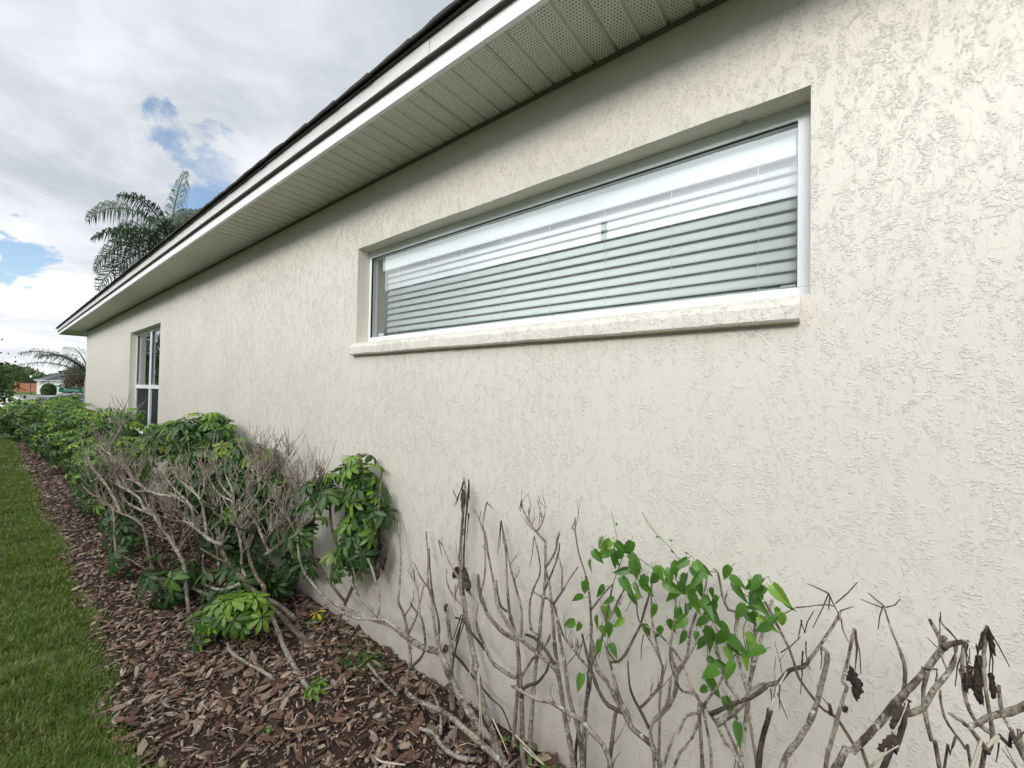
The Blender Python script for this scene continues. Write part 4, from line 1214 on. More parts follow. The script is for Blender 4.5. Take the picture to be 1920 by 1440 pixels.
# --- dense dead shrub behind, two plants growing into each other
D = Shrub('dead_shrub', (-2.3, -.3, 0), 'dense dead shrub of pale twigs standing in front of the green umbrella bush', 'shrub', GB, 24)
D.limb(TCc, [(2120, 1540), (1900, 1400), (1600, 1180), (1380, 960), (1240, 800), (1100, 680), (960, 560), (840, 430), (720, 310), (650, 200), (600, 80), (590, 0)], 13, 8, -.22, -.50, 'bark_brown', True)
D.limb(TB, [(270, 1330), (130, 1290), (-40, 1150), (-180, 1010)], 8, 5, -.5, -.6, 'bark_lichen')
D.limb(TCc, [(1690, 1850), (1560, 1640), (1400, 1350), (1280, 1040), (1240, 950), (1160, 850), (1100, 720), (1030, 620)], 11, 8, -.46, -.4, 'bark_lichen', True, False)
D.limb(TCc, [(1200, 660), (1130, 560), (1060, 460), (1020, 380), (960, 240), (930, 100), (900, 0), (880, -120)], 9, 6, -.36, -.35, 'bark_brown')
D.limb(TB, [(870, 1480), (1100, 1300), (1200, 1100), (1320, 980), (1440, 830), (1600, 730), (1750, 660), (1880, 560)], 8, 3.5, -.34, -.12)
D.limb(TCc, [(930, 500), (880, 400), (840, 280), (850, 150), (830, 0), (800, -150)], 7, 5, -.42, -.4)
D.limb(TCc, [(480, 490), (520, 400), (550, 300), (540, 200), (520, 0)], 5, 4, -.5, -.5, 'bark_brown', True, False)
D.limb(TCc, [(480, 500), (400, 400), (350, 300), (350, 150)], 6, 4, -.5, -.55, 'bark_lichen')
D.limb(TCc, [(810, 510), (720, 560), (600, 590), (480, 570), (340, 505)], 6, 5, -.5, -.58, 'bark_lichen', False, False)
D.limb(TCc, [(690, 745), (560, 700), (380, 640), (200, 560), (60, 505)], 8, 6, -.5, -.6, 'bark_lichen', True, False)
D.limb(TCc, [(690, 245), (560, 200), (440, 130), (320, 60)], 5, 4, -.45, -.55, 'bark_brown')
D.limb(TCc, [(1550, 975), (1440, 880), (1300, 770), (1150, 690)], 9, 8, -.3, -.36, 'bark', False, False)
for pts, w0, w1, Y1 in (
        ([(1620, 1430), (1590, 1100), (1550, 950), (1480, 850), (1420, 750), (1370, 640), (1360, 500)], 6, 3, -.45),
        ([(1560, 1400), (1380, 1230), (1330, 1180), (1270, 1090), (1160, 1060), (1090, 1040)], 5, 3.5, -.55),
        ([(1500, 1290), (1340, 1220), (1220, 1210), (1080, 1160)], 4, 3, -.6),
        ([(1540, 1250), (1430, 1030), (1340, 970), (1220, 890), (1100, 830), (960, 740), (910, 680)], 5.5, 4, -.55),
        ([(1480, 1040), (1370, 950), (1290, 880), (1200, 780), (1120, 680), (1060, 640)], 4.5, 3, -.5),
        ([(1430, 1020), (1370, 1010), (1250, 1020), (1130, 970), (1070, 890), (1050, 780), (1030, 720)], 4, 3, -.55),
        ([(1380, 1430), (1290, 1320), (1230, 1210), (1190, 1160)], 5, 4, -.58),
        ([(1560, 960), (1590, 820), (1600, 640), (1590, 580)], 4, 3, -.42),
        ([(1500, 880), (1340, 740), (1220, 620), (1200, 580)], 4, 3, -.5)):
    D.limb(TA, pts, w0, w1, -.50, Y1 - .12, D.r.choice(('bark_pale', 'bark_lichen', 'bark_pale')))
for pts, w0, w1, Y1 in (
        ([(490, 1110), (440, 900), (430, 700), (400, 560), (330, 400), (310, 300)], 6, 3, -.35),
        ([(410, 1070), (250, 950), (130, 850), (80, 720), (60, 620), (30, 500)], 5.5, 3, -.42),
        ([(130, 850), (200, 820), (110, 720)], 4, 3, -.4),
        ([(430, 760), (380, 720), (250, 660), (170, 560), (90, 430), (40, 300)], 5, 3.5, -.4),
        ([(430, 680), (300, 570), (220, 450), (190, 280)], 4.5, 3, -.38),
        ([(490, 1095), (520, 960), (610, 860), (660, 680), (690, 500), (690, 300), (620, 90)], 6, 2.5, -.25),
        ([(470, 900), (600, 790), (660, 690)], 4.5, 3.5, -.3),
        ([(600, 1130), (650, 1100), (750, 950), (830, 840), (930, 700), (1040, 560), (1120, 520), (1180, 380), (1240, 280), (1290, 255)], 6, 2.5, -.1),
        ([(690, 1060), (870, 960), (900, 900), (1050, 760), (1200, 680), (1350, 620), (1470, 520)], 5, 3, -.12),
        ([(930, 1430), (850, 1290), (790, 1150), (760, 1050), (700, 900), (690, 760)], 6, 3, -.3),
        ([(640, 1155), (520, 1120), (480, 1090)], 5, 5, -.38),
        ([(760, 1400), (880, 1280), (960, 1150)], 5, 3, -.3),
        ([(1400, 890), (1350, 680), (1320, 500)], 3.5, 2.5, -.12), ([(1360, 660), (1440, 580), (1560, 500)], 3.5, 2.5, -.12),
        ([(1480, 620), (1560, 560), (1640, 405)], 3.5, 2, -.1), ([(1120, 1250), (1130, 1000), (1110, 860)], 4, 3, -.2), ([(1030, 1300), (1040, 1200), (1060, 1050)], 4, 3, -.22),
        ([(1140, 1310), (1290, 1210), (1400, 1070), (1450, 960)], 4.5, 3, -.25),
        ([(690, 560), (760, 440), (860, 340), (940, 230), (990, 175)], 4.5, 3, -.15), ([(820, 400), (860, 420), (960, 240)], 3, 2.5, -.12),
        ([(1060, 400), (1090, 310), (1140, 210), (1200, 75)], 3, 1.8, -.06), ([(760, 700), (780, 560), (770, 400), (860, 170)], 4, 2.5, -.18),
        ([(860, 620), (850, 520), (870, 420)], 3, 2.5, -.15), ([(640, 380), (700, 260), (800, 60)], 3, 2, -.2), ([(540, 280), (620, 200), (770, 30)], 3, 2, -.22)):
    D.limb(TB, pts, w0, w1, -.40, Y1 - .12, D.r.choice(('bark_pale', 'bark_lichen', 'bark_pale')))
D.twigs(430, .45, 1.0, .42, .17, .0046)
for (x, y) in ((1085, 150), (1190, 150), (1235, 380)):
    D.dead_leaf(TB, x, y, 60, 26, .2)

E2 = Shrub('dead_shrub', (-3.9, -.75, 0), 'second dead shrub of pale twigs nearer the lawn, left of the denser one', 'shrub', GB, 25)
E2.limb(TA, [(1330, 1760), (1220, 1560), (1130, 1400), (1060, 1330), (970, 1170), (920, 1080), (870, 1000)], 8, 5, -.66, -.72, 'bark_lichen', True)
for pts, w0, w1, Y1, g in (
        ([(950, 1150), (780, 1070), (640, 1000), (560, 920), (520, 830), (560, 760), (610, 620), (630, 500)], 6, 3.5, -.8, False),
        ([(900, 1090), (830, 1050), (770, 930), (690, 860), (640, 830), (520, 770), (440, 700)], 6, 4, -.82, False),
        ([(1180, 900), (1010, 870), (880, 830), (760, 830), (680, 800), (670, 640), (720, 500)], 5, 3.5, -.74, False),
        ([(870, 835), (760, 740), (680, 690), (590, 680)], 5, 3.5, -.8, False),
        ([(830, 1330), (760, 1230), (650, 1160), (510, 1110), (420, 1050), (390, 1010)], 5.5, 3.5, -.84, True),
        ([(345, 1125), (290, 990), (230, 850)], 5, 4, -.86, True),
        ([(520, 1110), (420, 880), (260, 650), (180, 560), (130, 470), (95, 385)], 6, 4, -.86, False),
        ([(260, 650), (150, 700), (110, 600), (75, 420)], 4, 3, -.88, False),
        ([(520, 780), (440, 560), (420, 490), (330, 420), (260, 340), (235, 205)], 5, 3, -.8, False), ([(420, 500), (380, 360), (310, 300), (240, 215)], 4, 2.5, -.78, False),
        ([(440, 560), (420, 640), (390, 720)], 5, 4, -.84, False), ([(640, 830), (500, 600), (440, 540)], 4, 3, -.8, False), ([(400, 240), (440, 180), (500, 60), (530, 0)], 3, 2, -.7, False)):
    E2.limb(TA, pts, w0, w1, -.74, Y1, E2.r.choice(('bark_pale', 'bark_lichen', 'bark_pale')), g)
E2.twigs(190, .35, 1.0, .36, .22, .0042)


# ------------------------------------------------------------------ loose sticks on the mulch
def stick(label, pts, w0, w1, mat, z0=.03, z1=.03):
    P = []
    for i, (x, y) in enumerate(pts):
        t = i / (len(pts) - 1); P.append(atZ(x, y, z0 + (z1 - z0) * t))
    P3 = spline(P, .02); o = P3[0].copy()
    rad = [max(.0015, .5 * (w0 + (w1 - w0) * i / len(P3)) / FPX * depth(p) * (1 + .15 * math.sin(i * 1.9))) for i, p in enumerate(P3)]
    b = MB(); b.tube([p - o for p in P3], rad, 7)
    return tag(b.build('stick', M[mat], None, True, o), label, 'stick', 'sticks lying in the mulch')


stick('pale forked stick lying on the mulch at the foot of the left bare shrub', [(905, 1425), (860, 1420), (830, 1400), (811, 1374), (786, 1366)], 9, 6, 'bark_lichen', .03, .05)
stick('short pale stick poking out of the mulch beside the left bare shrub', [(826, 1378), (826, 1340), (814, 1304), (802, 1292)], 6, 3, 'bark_lichen', .03, .16)
stick('grey lichen spotted stick leaning over the mulch below the low umbrella bush', [(528, 1301), (515, 1276), (492, 1259), (453, 1237), (431, 1220), (428, 1205)], 7, 5, 'bark_lichen', .02, .10)
stick('pale stick lying across the mulch near the small weed patch', [(690, 1245), (712, 1272), (744, 1304)], 6, 4, 'bark_lichen', .05, .04)
stick('thin curved root lying at the bottom edge of the mulch', [(700, 1418), (715, 1428), (760, 1434)], 4, 3, 'straw', .03, .03)


# ------------------------------------------------------------------ umbrella bushes
def leaflet(b, org, dirv, nrm, L, w, droop, seg=3, fold=.25):
    side = dirv.cross(nrm).normalized()
    prof = [(0, .12), (.35, .75), (.70, 1.0), (1.0, .0)] if seg == 3 else [(0, .15), (.6, 1.0), (1.0, 0)]
    k = len(b.v); rows = []
    for t, ww in prof:
        c = org + dirv * (L * t) - nrm * (droop * L * t * t)
        hw = w * ww * .5
        if ww == 0:
            b.v.append(tuple(c)); rows.append((len(b.v) - 1,))
        else:
            b.v.append(tuple(c - side * hw + nrm * hw * fold)); b.v.append(tuple(c)); b.v.append(tuple(c + side * hw + nrm * hw * fold)); n = len(b.v); rows.append((n - 3, n - 2, n - 1))
    for r0, r1 in zip(rows[:-1], rows[1:]):
        if len(r1) == 3:
            b.f.append((r0[0], r0[1], r1[1], r1[0])); b.f.append((r0[1], r0[2], r1[2], r1[1]))
        else:
            b.f.append((r0[0], r0[1], r1[0])); b.f.append((r0[1], r0[2], r1[0]))


def compound_leaf(seed, n=8, L=.10, seg=3, name='leaf'):
    r = random.Random(seed); b = MB(); up = Vector((0, 0, 1)); a0 = r.uniform(0, 6)
    for k in range(n):
        a = a0 + 2 * PI * k / n + r.uniform(-.12, .12); tip = r.uniform(-.45, -.05)
        d = Vector((math.cos(a), math.sin(a), tip)).normalized()
        nn = (up - d * up.dot(d)).normalized()
        leaflet(b, d * .012, d, nn, L * r.uniform(.75, 1.1), L * r.uniform(.32, .40), r.uniform(.15, .5), seg)
    b.tube([(0, 0, 0), (r.uniform(-.01, .01), r.uniform(-.01, .01), -L * .8)], [.0018, .0022], 4, cap=False)
    return b.mesh(name, True)


LEAFM = {}


def leaf_set(mat, seg, n, L, count=6):
    key = (mat, seg, n, L)
    if key not in LEAFM:
        out = []
        for q in range(count):
            me = compound_leaf(hash(key) % 1000 + q if False else q * 7 + n, n, L, seg); me.materials.append(M[mat]); out.append(me)
        LEAFM[key] = out
    return LEAFM[key]


def orient(o, nrm, r):
    q = Vector(nrm).normalized().to_track_quat('Z', 'Y')
    o.rotation_euler = (q.to_matrix() @ Matrix.Rotation(r.uniform(0, 2 * PI), 3, 'Z')).to_euler()


def lumpy(blobs, seed, k=5):
    r = random.Random(seed); out = list(blobs)
    for c, q in blobs:
        for _ in range(k):
            a = r.uniform(0, 2 * PI); e = r.uniform(.1, 1.3)
            d = (math.cos(a) * math.cos(e), math.sin(a) * math.cos(e), math.sin(e)); f = r.uniform(.22, .42)
            out.append(((c[0] + d[0] * q[0], c[1] + d[1] * q[1] * .9, c[2] + d[2] * q[2] * .92), (q[0] * f, q[1] * f * 1.2, q[2] * f * 1.2)))
    return out


def umbrella_bush(label, base, blobs, n, L, mats, seed, seg=3, nl=8, top_fresh=.3, stems=9, ymax=-.02, name='umbrella_bush', group='green umbrella bushes along the wall', fill=0, stemmat='bark_brown'):
    """blobs: (centre, radii) of the crown, a compound leaf at a time, on stems from the base"""
    r = random.Random(seed); base = Vector(base)
    root = empty(name, base, label, 'shrub', group)
    zt = max(c[2] + rr_[2] for c, rr_ in blobs); zb_ = min(c[2] - rr_[2] for c, rr_ in blobs)
    pts = []
    vol = [rr_[0] * rr_[1] * rr_[2] for _, rr_ in blobs]
    k = 0
    while len(pts) < n and k < n * 40:
        k += 1
        c, rr_ = r.choices(blobs, vol)[0]
        d = Vector((r.gauss(0, 1), r.gauss(0, 1), r.gauss(0, 1))).normalized() * r.uniform(.25, 1) ** .35
        p = Vector((c[0] + d.x * rr_[0], c[1] + d.y * rr_[1], c[2] + d.z * rr_[2]))
        if p.y > ymax - L * .35 or p.z < .03:
            continue
        out = Vector((d.x / rr_[0], d.y / rr_[1], d.z / rr_[2])).normalized()
        pts.append((p, out))
    # the bush's stems reach the crown
    stempts = []
    for s_ in range(stems):
        p, out = r.choice(pts)
        q = base + Vector((r.uniform(-.06, .06), r.uniform(-.05, .05), 0))
        m = q.lerp(p, .55) + Vector((r.uniform(-.05, .05), r.uniform(-.05, .03), .05)); m.y = min(m.y, ymax)
        P3 = spline([q - Vector((0, 0, .03)), m, p], .06); b = MB()
        r0 = r.uniform(.006, .011)
        b.tube([u - base for u in P3], [r0 * (1 - .6 * i / len(P3)) for i in range(len(P3))], 6)
        b.build('stem', M[stemmat], root, True)
    extra = []
    for i, (p, out) in enumerate(pts):
        h = (p.z - zb_) / max(.01, zt - zb_)
        fresh = r.random() < top_fresh * (h ** 1.5) * 1.6 * (1 if out.z > .1 else .4)
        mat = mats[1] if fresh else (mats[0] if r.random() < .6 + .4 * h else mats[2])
        nr = out * .75 + Vector((0, -.25, .9)) + Vector((r.gauss(0, .25), r.gauss(0, .25), r.gauss(0, .15)))
        o = obj('leaf', r.choice(leaf_set(mat, seg, nl, L)), None, root, p - base); orient(o, nr, r); sc = r.uniform(.65, 1.15) * (0.85 if fresh else 1); o.scale = (sc, sc, sc)
    if fill:
        V = []; F = []; off = 0
        for k in range(fill):
            c, rr_ = r.choices(blobs, vol)[0]
            d = Vector((r.gauss(0, 1), r.gauss(0, 1), r.gauss(0, 1))).normalized() * r.uniform(.1, .8) ** .4
            p = Vector((c[0] + d.x * rr_[0], c[1] + d.y * rr_[1], c[2] + d.z * rr_[2]))
            if p.y > ymax - L * .4 or p.z < .04:
                continue
            me = r.choice(leaf_set(mats[0], 2, 7, L * .9)); co = np.empty(len(me.vertices) * 3, dtype=np.float32); me.vertices.foreach_get('co', co)
            nr = Vector((d.x / rr_[0], d.y / rr_[1], d.z / rr_[2])).normalized() * .6 + Vector((r.gauss(0, .3), -.25 + r.gauss(0, .3), .9))
            m3 = np.array(nr.normalized().to_track_quat('Z', 'Y').to_matrix() @ Matrix.Rotation(r.uniform(0, 6.28), 3, 'Z'))
            co = co.reshape(-1, 3) * r.uniform(.7, 1.1) @ m3.T + np.array(p - base); V.append(co)
            F += [tuple(i + off for i in q.vertices) for q in me.polygons]; off += len(co)
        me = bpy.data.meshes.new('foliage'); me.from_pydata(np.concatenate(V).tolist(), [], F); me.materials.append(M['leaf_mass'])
        tag(obj('foliage', me, None, root), kind='stuff')
    return root


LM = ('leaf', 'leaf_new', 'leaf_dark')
# the one climbing against the wall right of the dead shrub
s1 = umbrella_bush('tall leafy umbrella bush climbing the wall with brown dead leaves hanging below', (-2.62, -.14, 0),
                   [((-2.32, -.13, 1.12), (.16, .10, .12)), ((-2.25, -.12, .92), (.20, .10, .16)), ((-2.30, -.13, .70), (.20, .11, .20)), ((-2.62, -.17, .95), (.20, .10, .12)), ((-2.78, -.2, .68), (.15, .1, .17)), ((-2.42, -.14, .52), (.16, .1, .10))],
                   120, .098, LM, 31, top_fresh=.5, stems=0)
for pts, w in (([(628, 1185), (648, 1130), (668, 1086), (688, 1040), (690, 985), (672, 930), (678, 880), (672, 850)], 7), ([(648, 1130), (610, 1080), (585, 1030), (590, 960)], 5), ([(688, 1040), (706, 990), (712, 930), (716, 880)], 4), ([(668, 1086), (640, 1040), (622, 990), (618, 930)], 5)):
    P3 = spline([atY(x, y, -.14 - .02 * math.sin(y)) for x, y in pts], .05); bb = MB(); bb.tube([p - s1.location for p in P3], [w / 2 / FPX * depth(p) for p in P3], 6); bb.build('stem', M['bark_brown'], s1, True)
S1h = Shrub('x', (0, 0, 0), 'x', 'x', None, 40); S1h.root.name = 'tmp'; S1h.loc = Vector(s1.location)
tmp = S1h.root; S1h.root = s1; bpy.data.objects.remove(tmp)
S1h.samples = [(715, 1000, Vector((-2.1, -.09, .8)))]
for (x, y, L, w, t) in ((985, 690, 190, 60, -.1), (965, 740, 170, 50, -.25), (1000, 820, 150, 50, .05), (985, 880, 150, 60, -.15), (1010, 760, 150, 40, .1), (960, 840, 120, 46, -.3)):
    S1h.dead_leaf(T5, x, y, L, w, t, Y=-.07)

umbrella_bush('broad glossy umbrella bush against the wall right of the tall window', (-4.6, -.28, 0),
              [((-4.75, -.30, 1.18), (.62, .24, .22)), ((-5.6, -.32, 1.05), (.65, .26, .20)), ((-3.95, -.17, 1.0), (.55, .14, .20)), ((-4.4, -.30, .75), (1.1, .26, .35)), ((-3.55, -.14, .72), (.32, .11, .26))],
              300, .108, LM, 32, top_fresh=.45, stems=8, fill=420)
hedge = [
    ('umbrella bush in front of the tall window beside the lawn edge', (-6.9, -.62, 0), [((-6.9, -.62, .62), (.75, .36, .34)), ((-7.0, -.6, .35), (.7, .36, .28)), ((-6.2, -.4, .85), (.5, .25, .16))], 270, .105, 33),
    ('dense umbrella bush left of the tall window touching the wall', (-8.6, -.42, 0), [((-8.4, -.35, 1.02), (.75, .30, .24)), ((-8.7, -.5, .65), (.85, .42, .42))], 280, .11, 34),
    ('rounded umbrella bush midway along the hedge near the far corner', (-10.7, -.55, 0), [((-10.6, -.5, .98), (.95, .42, .26)), ((-10.8, -.58, .55), (.95, .45, .45))], 280, .125, 35),
    ('umbrella bush right at the far corner of the house', (-13.2, -.55, 0), [((-13.1, -.5, 1.05), (1.1, .45, .26)), ((-13.3, -.6, .55), (1.1, .48, .5))], 270, .14, 36),
    ('last umbrella bush past the far corner next to the lawn', (-15.9, -.6, 0), [((-15.9, -.6, 1.05), (1.3, .5, .28)), ((-16, -.65, .55), (1.3, .5, .5))], 240, .16, 37),
    ('yellowish hedge plant beyond the far corner at the edge of the front lawn', (-18.6, -.95, 0), [((-18.6, -.95, .6), (1.2, .55, .45)), ((-19.0, -1.1, .75), (.9, .5, .35))], 220, .17, 38)]
for lab, base, blobs, n, L, sd_ in hedge:
    umbrella_bush(lab, base, lumpy(blobs, sd_), n, L, LM, sd_, seg=2, nl=7, top_fresh=.7, stems=8, fill=130)
umbrella_bush('small bright umbrella bush low on the mulch under the dead shrub', (-2.98, -.60, 0), [((-2.98, -.60, .21), (.20, .15, .12)), ((-3.1, -.64, .12), (.24, .15, .08)), ((-2.82, -.54, .25), (.15, .12, .10))], 60, .092, ('leaf', 'leaf_new', 'leaf_dark'), 39, top_fresh=.75, stems=4)
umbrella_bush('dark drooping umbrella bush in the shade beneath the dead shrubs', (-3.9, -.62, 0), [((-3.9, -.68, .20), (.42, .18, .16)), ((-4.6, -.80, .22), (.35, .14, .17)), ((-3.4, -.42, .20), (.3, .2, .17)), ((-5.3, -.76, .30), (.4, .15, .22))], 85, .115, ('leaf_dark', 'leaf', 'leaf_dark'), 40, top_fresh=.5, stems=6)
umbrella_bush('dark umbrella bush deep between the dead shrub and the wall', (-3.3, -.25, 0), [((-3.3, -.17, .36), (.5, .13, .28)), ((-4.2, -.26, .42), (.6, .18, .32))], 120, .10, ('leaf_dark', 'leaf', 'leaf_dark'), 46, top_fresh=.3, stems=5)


def sprig(label, px, py, n, L, mats, seed, hgt, name='sprout', yellow=0, Y=None, rad=None):
    base = atZ(px, py, .01) if Y is None else Vector(Y)
    r = random.Random(seed); root = empty(name, base, label, 'plant', 'small sprouts in the mulch')
    rd = rad or L * .7
    b = MB(); b.tube([(0, 0, -.02), (.004, -.003, hgt * .6), (0, 0, hgt)], [.003, .0025, .002], 5); b.build('stem', M['petiole'], root)
    for k in range(n):
        t = r.random(); a = r.uniform(0, 6.3)
        p = Vector((math.cos(a) * rd * r.random(), math.sin(a) * rd * r.random(), hgt * (.35 + .65 * t)))
        mat = 'leaf_yellow' if k < yellow else r.choice(mats)
        o = obj('leaf', r.choice(leaf_set(mat, 3, 6, L)), None, root, p); orient(o, p * 3 + Vector((0, -.3, .8)), r); s_ = r.uniform(.6, 1.1); o.scale = (s_, s_, s_)
    return root


sprig('bright green sprout at the foot of the brown leaning branch', 588, 1310, 9, .042, ('leaf_new', 'leaf'), 1, .10)
sprig('tiny green weed alone in the open bark chips', 497, 1374, 3, .030, ('leaf_new', 'leaf_new'), 2, .025)
sprig('green sprout with yellow fallen leaves near the wall foot', 596, 1168, 7, .055, ('leaf', 'leaf_new'), 3, .07, yellow=2)
sprig('faint green weed in the chips under the low umbrella bush', 358, 1296, 2, .026, ('leaf', 'leaf'), 4, .02)
sprig('leafy green plant at the bottom edge behind the bare stems', 1180, 1470, 13, .05, ('leaf_new', 'leaf'), 5, .12, Y=(-.66, -.07, .0), rad=.07)
sprig('dark green seedling by the leaning brown trunk', 648, 1252, 3, .035, ('leaf', 'leaf_dark'), 6, .035)
# low clover-like weed cover
b = MB(); rr = random.Random(9)
for _ in range(420):
    c = atZ(680 + rr.gauss(0, 22), 1240 + rr.gauss(0, 16), .02)
    if c.y > -.02:
        continue
    a = rr.uniform(0, 6.3); d = Vector((math.cos(a), math.sin(a), rr.uniform(-.1, .5))).normalized(); nn = Vector((0, 0, 1)) - d * d.z
    leaflet(b, c + Vector((0, 0, rr.uniform(0, .035))), d, nn.normalized(), rr.uniform(.010, .022), rr.uniform(.006, .012), .2, 2)
m_ = b.mesh('ground_weed'); tag(obj('ground_weed', m_, M['leaf']), 'patch of low green weed in the mulch close to the wall', 'weed', kind='stuff')
# round leaved ground vine at the foot of the wall
gv = empty('ground_vine', (-.95, -.06, 0), 'dark round leaved creeper at the foot of the wall behind the bare stems', 'plant')


def heart_leaf(seed, w=.8):
    r = random.Random(seed); b = MB()
    out = [(0, 0), (-.10, .36), (.10, .50), (.38, .44), (.70, .24), (1.0, 0)]
    cu = r.uniform(.1, .35); fo = r.uniform(.1, .35)
    mid = [(0.0, 0), (.12, 0), (.38, 0), (.70, 0), (1.0, 0)]
    def P(x, y):
        return (x, y * w, -cu * x * x + fo * abs(y) - .25 * max(0, -x))
    for s_ in (1, -1):
        k = len(b.v)
        for x, y in [(0, 0), (-.08, .26), (.08, .43), (.26, .47), (.48, .39), (.72, .22), (1.0, 0)]:
            b.v.append(P(x, s_ * y))
        for x in (.10, .28, .50, .74):
            b.v.append(P(x, 0))
        f = [(k, k + 1, k + 2, k + 7), (k + 7, k + 2, k + 3, k + 8), (k + 8, k + 3, k + 4, k + 9), (k + 9, k + 4, k + 5, k + 10), (k + 10, k + 5, k + 6)]
        b.f += f if s_ == -1 else [q[::-1] for q in f]
    b.tube([(0, 0, 0), (-.3, .02, -.1)], [.018, .015], 4, cap=False)
    return b.mesh('leaf', True)


HL = []
for q in range(7):
    me = heart_leaf(q, .42 + .035 * q); me.materials.append(M['vine']); HL.append(me)
rv = random.Random(77)


def place_leaf(parent, p, size, tipdir, face):
    o = obj('leaf', rv.choice(HL), None, parent, Vector(p) - parent.location)
    x = Vector(tipdir).normalized(); z = Vector(face); z = (z - x * z.dot(x)).normalized(); y = z.cross(x)
    o.rotation_euler = Matrix((x, y, z)).transposed().to_euler(); o.scale = (size,) * 3
    return o


for (x, y, s_) in ((985, 1398, .04), (1003, 1405, .05), (1018, 1412, .05), (1035, 1425, .05), (1050, 1432, .05), (1062, 1436, .04), (995, 1420, .04), (968, 1392, .03), (1130, 1432, .05), (1025, 1440, .05), (950, 1385, .03)):
    p = atZ(x, y, .05); p.y = min(p.y, -.05)
    place_leaf(gv, p, s_, (rv.uniform(-1, 1), -.4, -.4), (0, -.8, .7))
b = MB(); b.tube([Vector(p) - gv.location for p in [(-1.2, -.05, .02), (-1.0, -.06, .04), (-.8, -.05, .03), (-.6, -.06, .03)]], [.003] * 4, 5); b.build('stem', M['petiole'], gv)

# ------------------------------------------------------------------ climbing vine on the middle shrub
vine = empty('climbing_vine', (-.45, -.2, .5), 'green vine with heart shaped leaves draped over the bare stems', 'vine')
VL = [(275, 165), (315, 180), (345, 190), (430, 185), (220, 235), (330, 230), (375, 240), (310, 250), (440, 220), (205, 295), (415, 345), (440, 290), (465, 300), (480, 350), (515, 380), (455, 420), (375, 390), (160, 410), (480, 500), (430, 460), (280, 445), (160, 500), (345, 560), (285, 550), (330, 515), (385, 620), (565, 540), (640, 625), (605, 670), (650, 340), (690, 300), (560, 330), (570, 365), (620, 410), (590, 330), (745, 285), (790, 300), (830, 320), (740, 370), (800, 400), (705, 410), (745, 440), (700, 475), (795, 455), (860, 490), (890, 450), (740, 540), (775, 545), (855, 555), (900, 530), (920, 500), (735, 610), (850, 620), (930, 640), (910, 590), (730, 690), (800, 695), (860, 730), (950, 690), (970, 720), (960, 780), (860, 840), (910, 860), (1010, 870), (990, 330), (985, 390), (1010, 410), (1110, 400), (1170, 395), (1225, 430), (1120, 465), (1150, 490), (1300, 510), (1270, 585), (1240, 560), (1080, 560), (1070, 580), (1150, 545), (1150, 610), (1080, 700), (1215, 660), (1070, 800), (1180, 790), (1250, 610), (855, 950), (860, 1020), (925, 910), (960, 1060), (1030, 1210), (315, 760), (250, 740), (265, 660), (240, 605), (150, 650), (115, 640), (510, 650), (320, 650), (150, 930),
      (660, 320), (715, 330), (770, 330), (820, 360), (760, 470), (820, 520), (700, 560), (880, 600), (840, 680), (900, 720), (1140, 430), (1110, 500), (1180, 440), (1130, 580), (350, 260), (300, 210), (420, 260), (490, 400), (980, 750), (1090, 750)]
for (x, y) in VL:
    px, py = 1040 + x / 3.0, 960 + y / 3.0
    Y = -.19 - rv.uniform(-.05, .09) - (.05 if y < 450 else 0)
    p = atY(px, py - 7, Y)
    tipd = Vector((rv.uniform(-1, 1), rv.uniform(-.6, .2), -rv.uniform(.3, 1.2))); face = Vector((rv.uniform(-.9, .9), -1, rv.uniform(-.1, 1.5)))
    place_leaf(vine, p, rv.uniform(.040, .066), tipd, face)


def vine_stem(pts, r0, Y0, Y1, T=T8):
    P = []
    for i, (x, y) in enumerate(pts):
        t = i / (len(pts) - 1); P.append(atY(T[0] + x / T[2], T[1] + y / T[2], Y0 + (Y1 - Y0) * t + rv.uniform(-.012, .012)))
    P3 = spline(P, .02); b = MB(); b.tube([p - vine.location for p in P3], [r0] * len(P3), 5); b.build('tendril', M['petiole'], vine, True)


vine_stem([(490, 0), (560, 110), (650, 200), (710, 280), (760, 300), (850, 330), (920, 340)], .0012, -.05, -.2)
vine_stem([(320, 0), (350, 140), (380, 240), (470, 260), (560, 320), (650, 350)], .0011, -.05, -.2)
vine_stem([(650, 350), (720, 420), (780, 500), (850, 560), (900, 640), (950, 720), (1000, 800)], .0014, -.2, -.22)
vine_stem([(1010, 430), (1080, 470), (1140, 480), (1200, 430)], .0012, -.2, -.2)
vine_stem([(380, 260), (330, 400), (300, 520), (280, 660), (240, 780), (160, 940)], .0013, -.22, -.2)
vine_stem([(850, 560), (860, 800), (870, 1000), (960, 1060), (1030, 1210), (1010, 1460)], .0014, -.22, -.2)
vine_stem([(470, 260), (480, 400), (440, 480), (400, 560)], .0012, -.22, -.24)
vine_stem([(1100, 560), (1060, 660), (1080, 780)], .0012, -.2, -.2)
for (x, y) in ((585, 140), (655, 215), (735, 228), (345, 60), (660, 165)):
    p = atY(1040 + x / 3.0, 960 + y / 3.0, -.1); place_leaf(vine, p, .014, (rv.uniform(-1, 1), 0, rv.uniform(-1, .3)), (0, -1, .3))


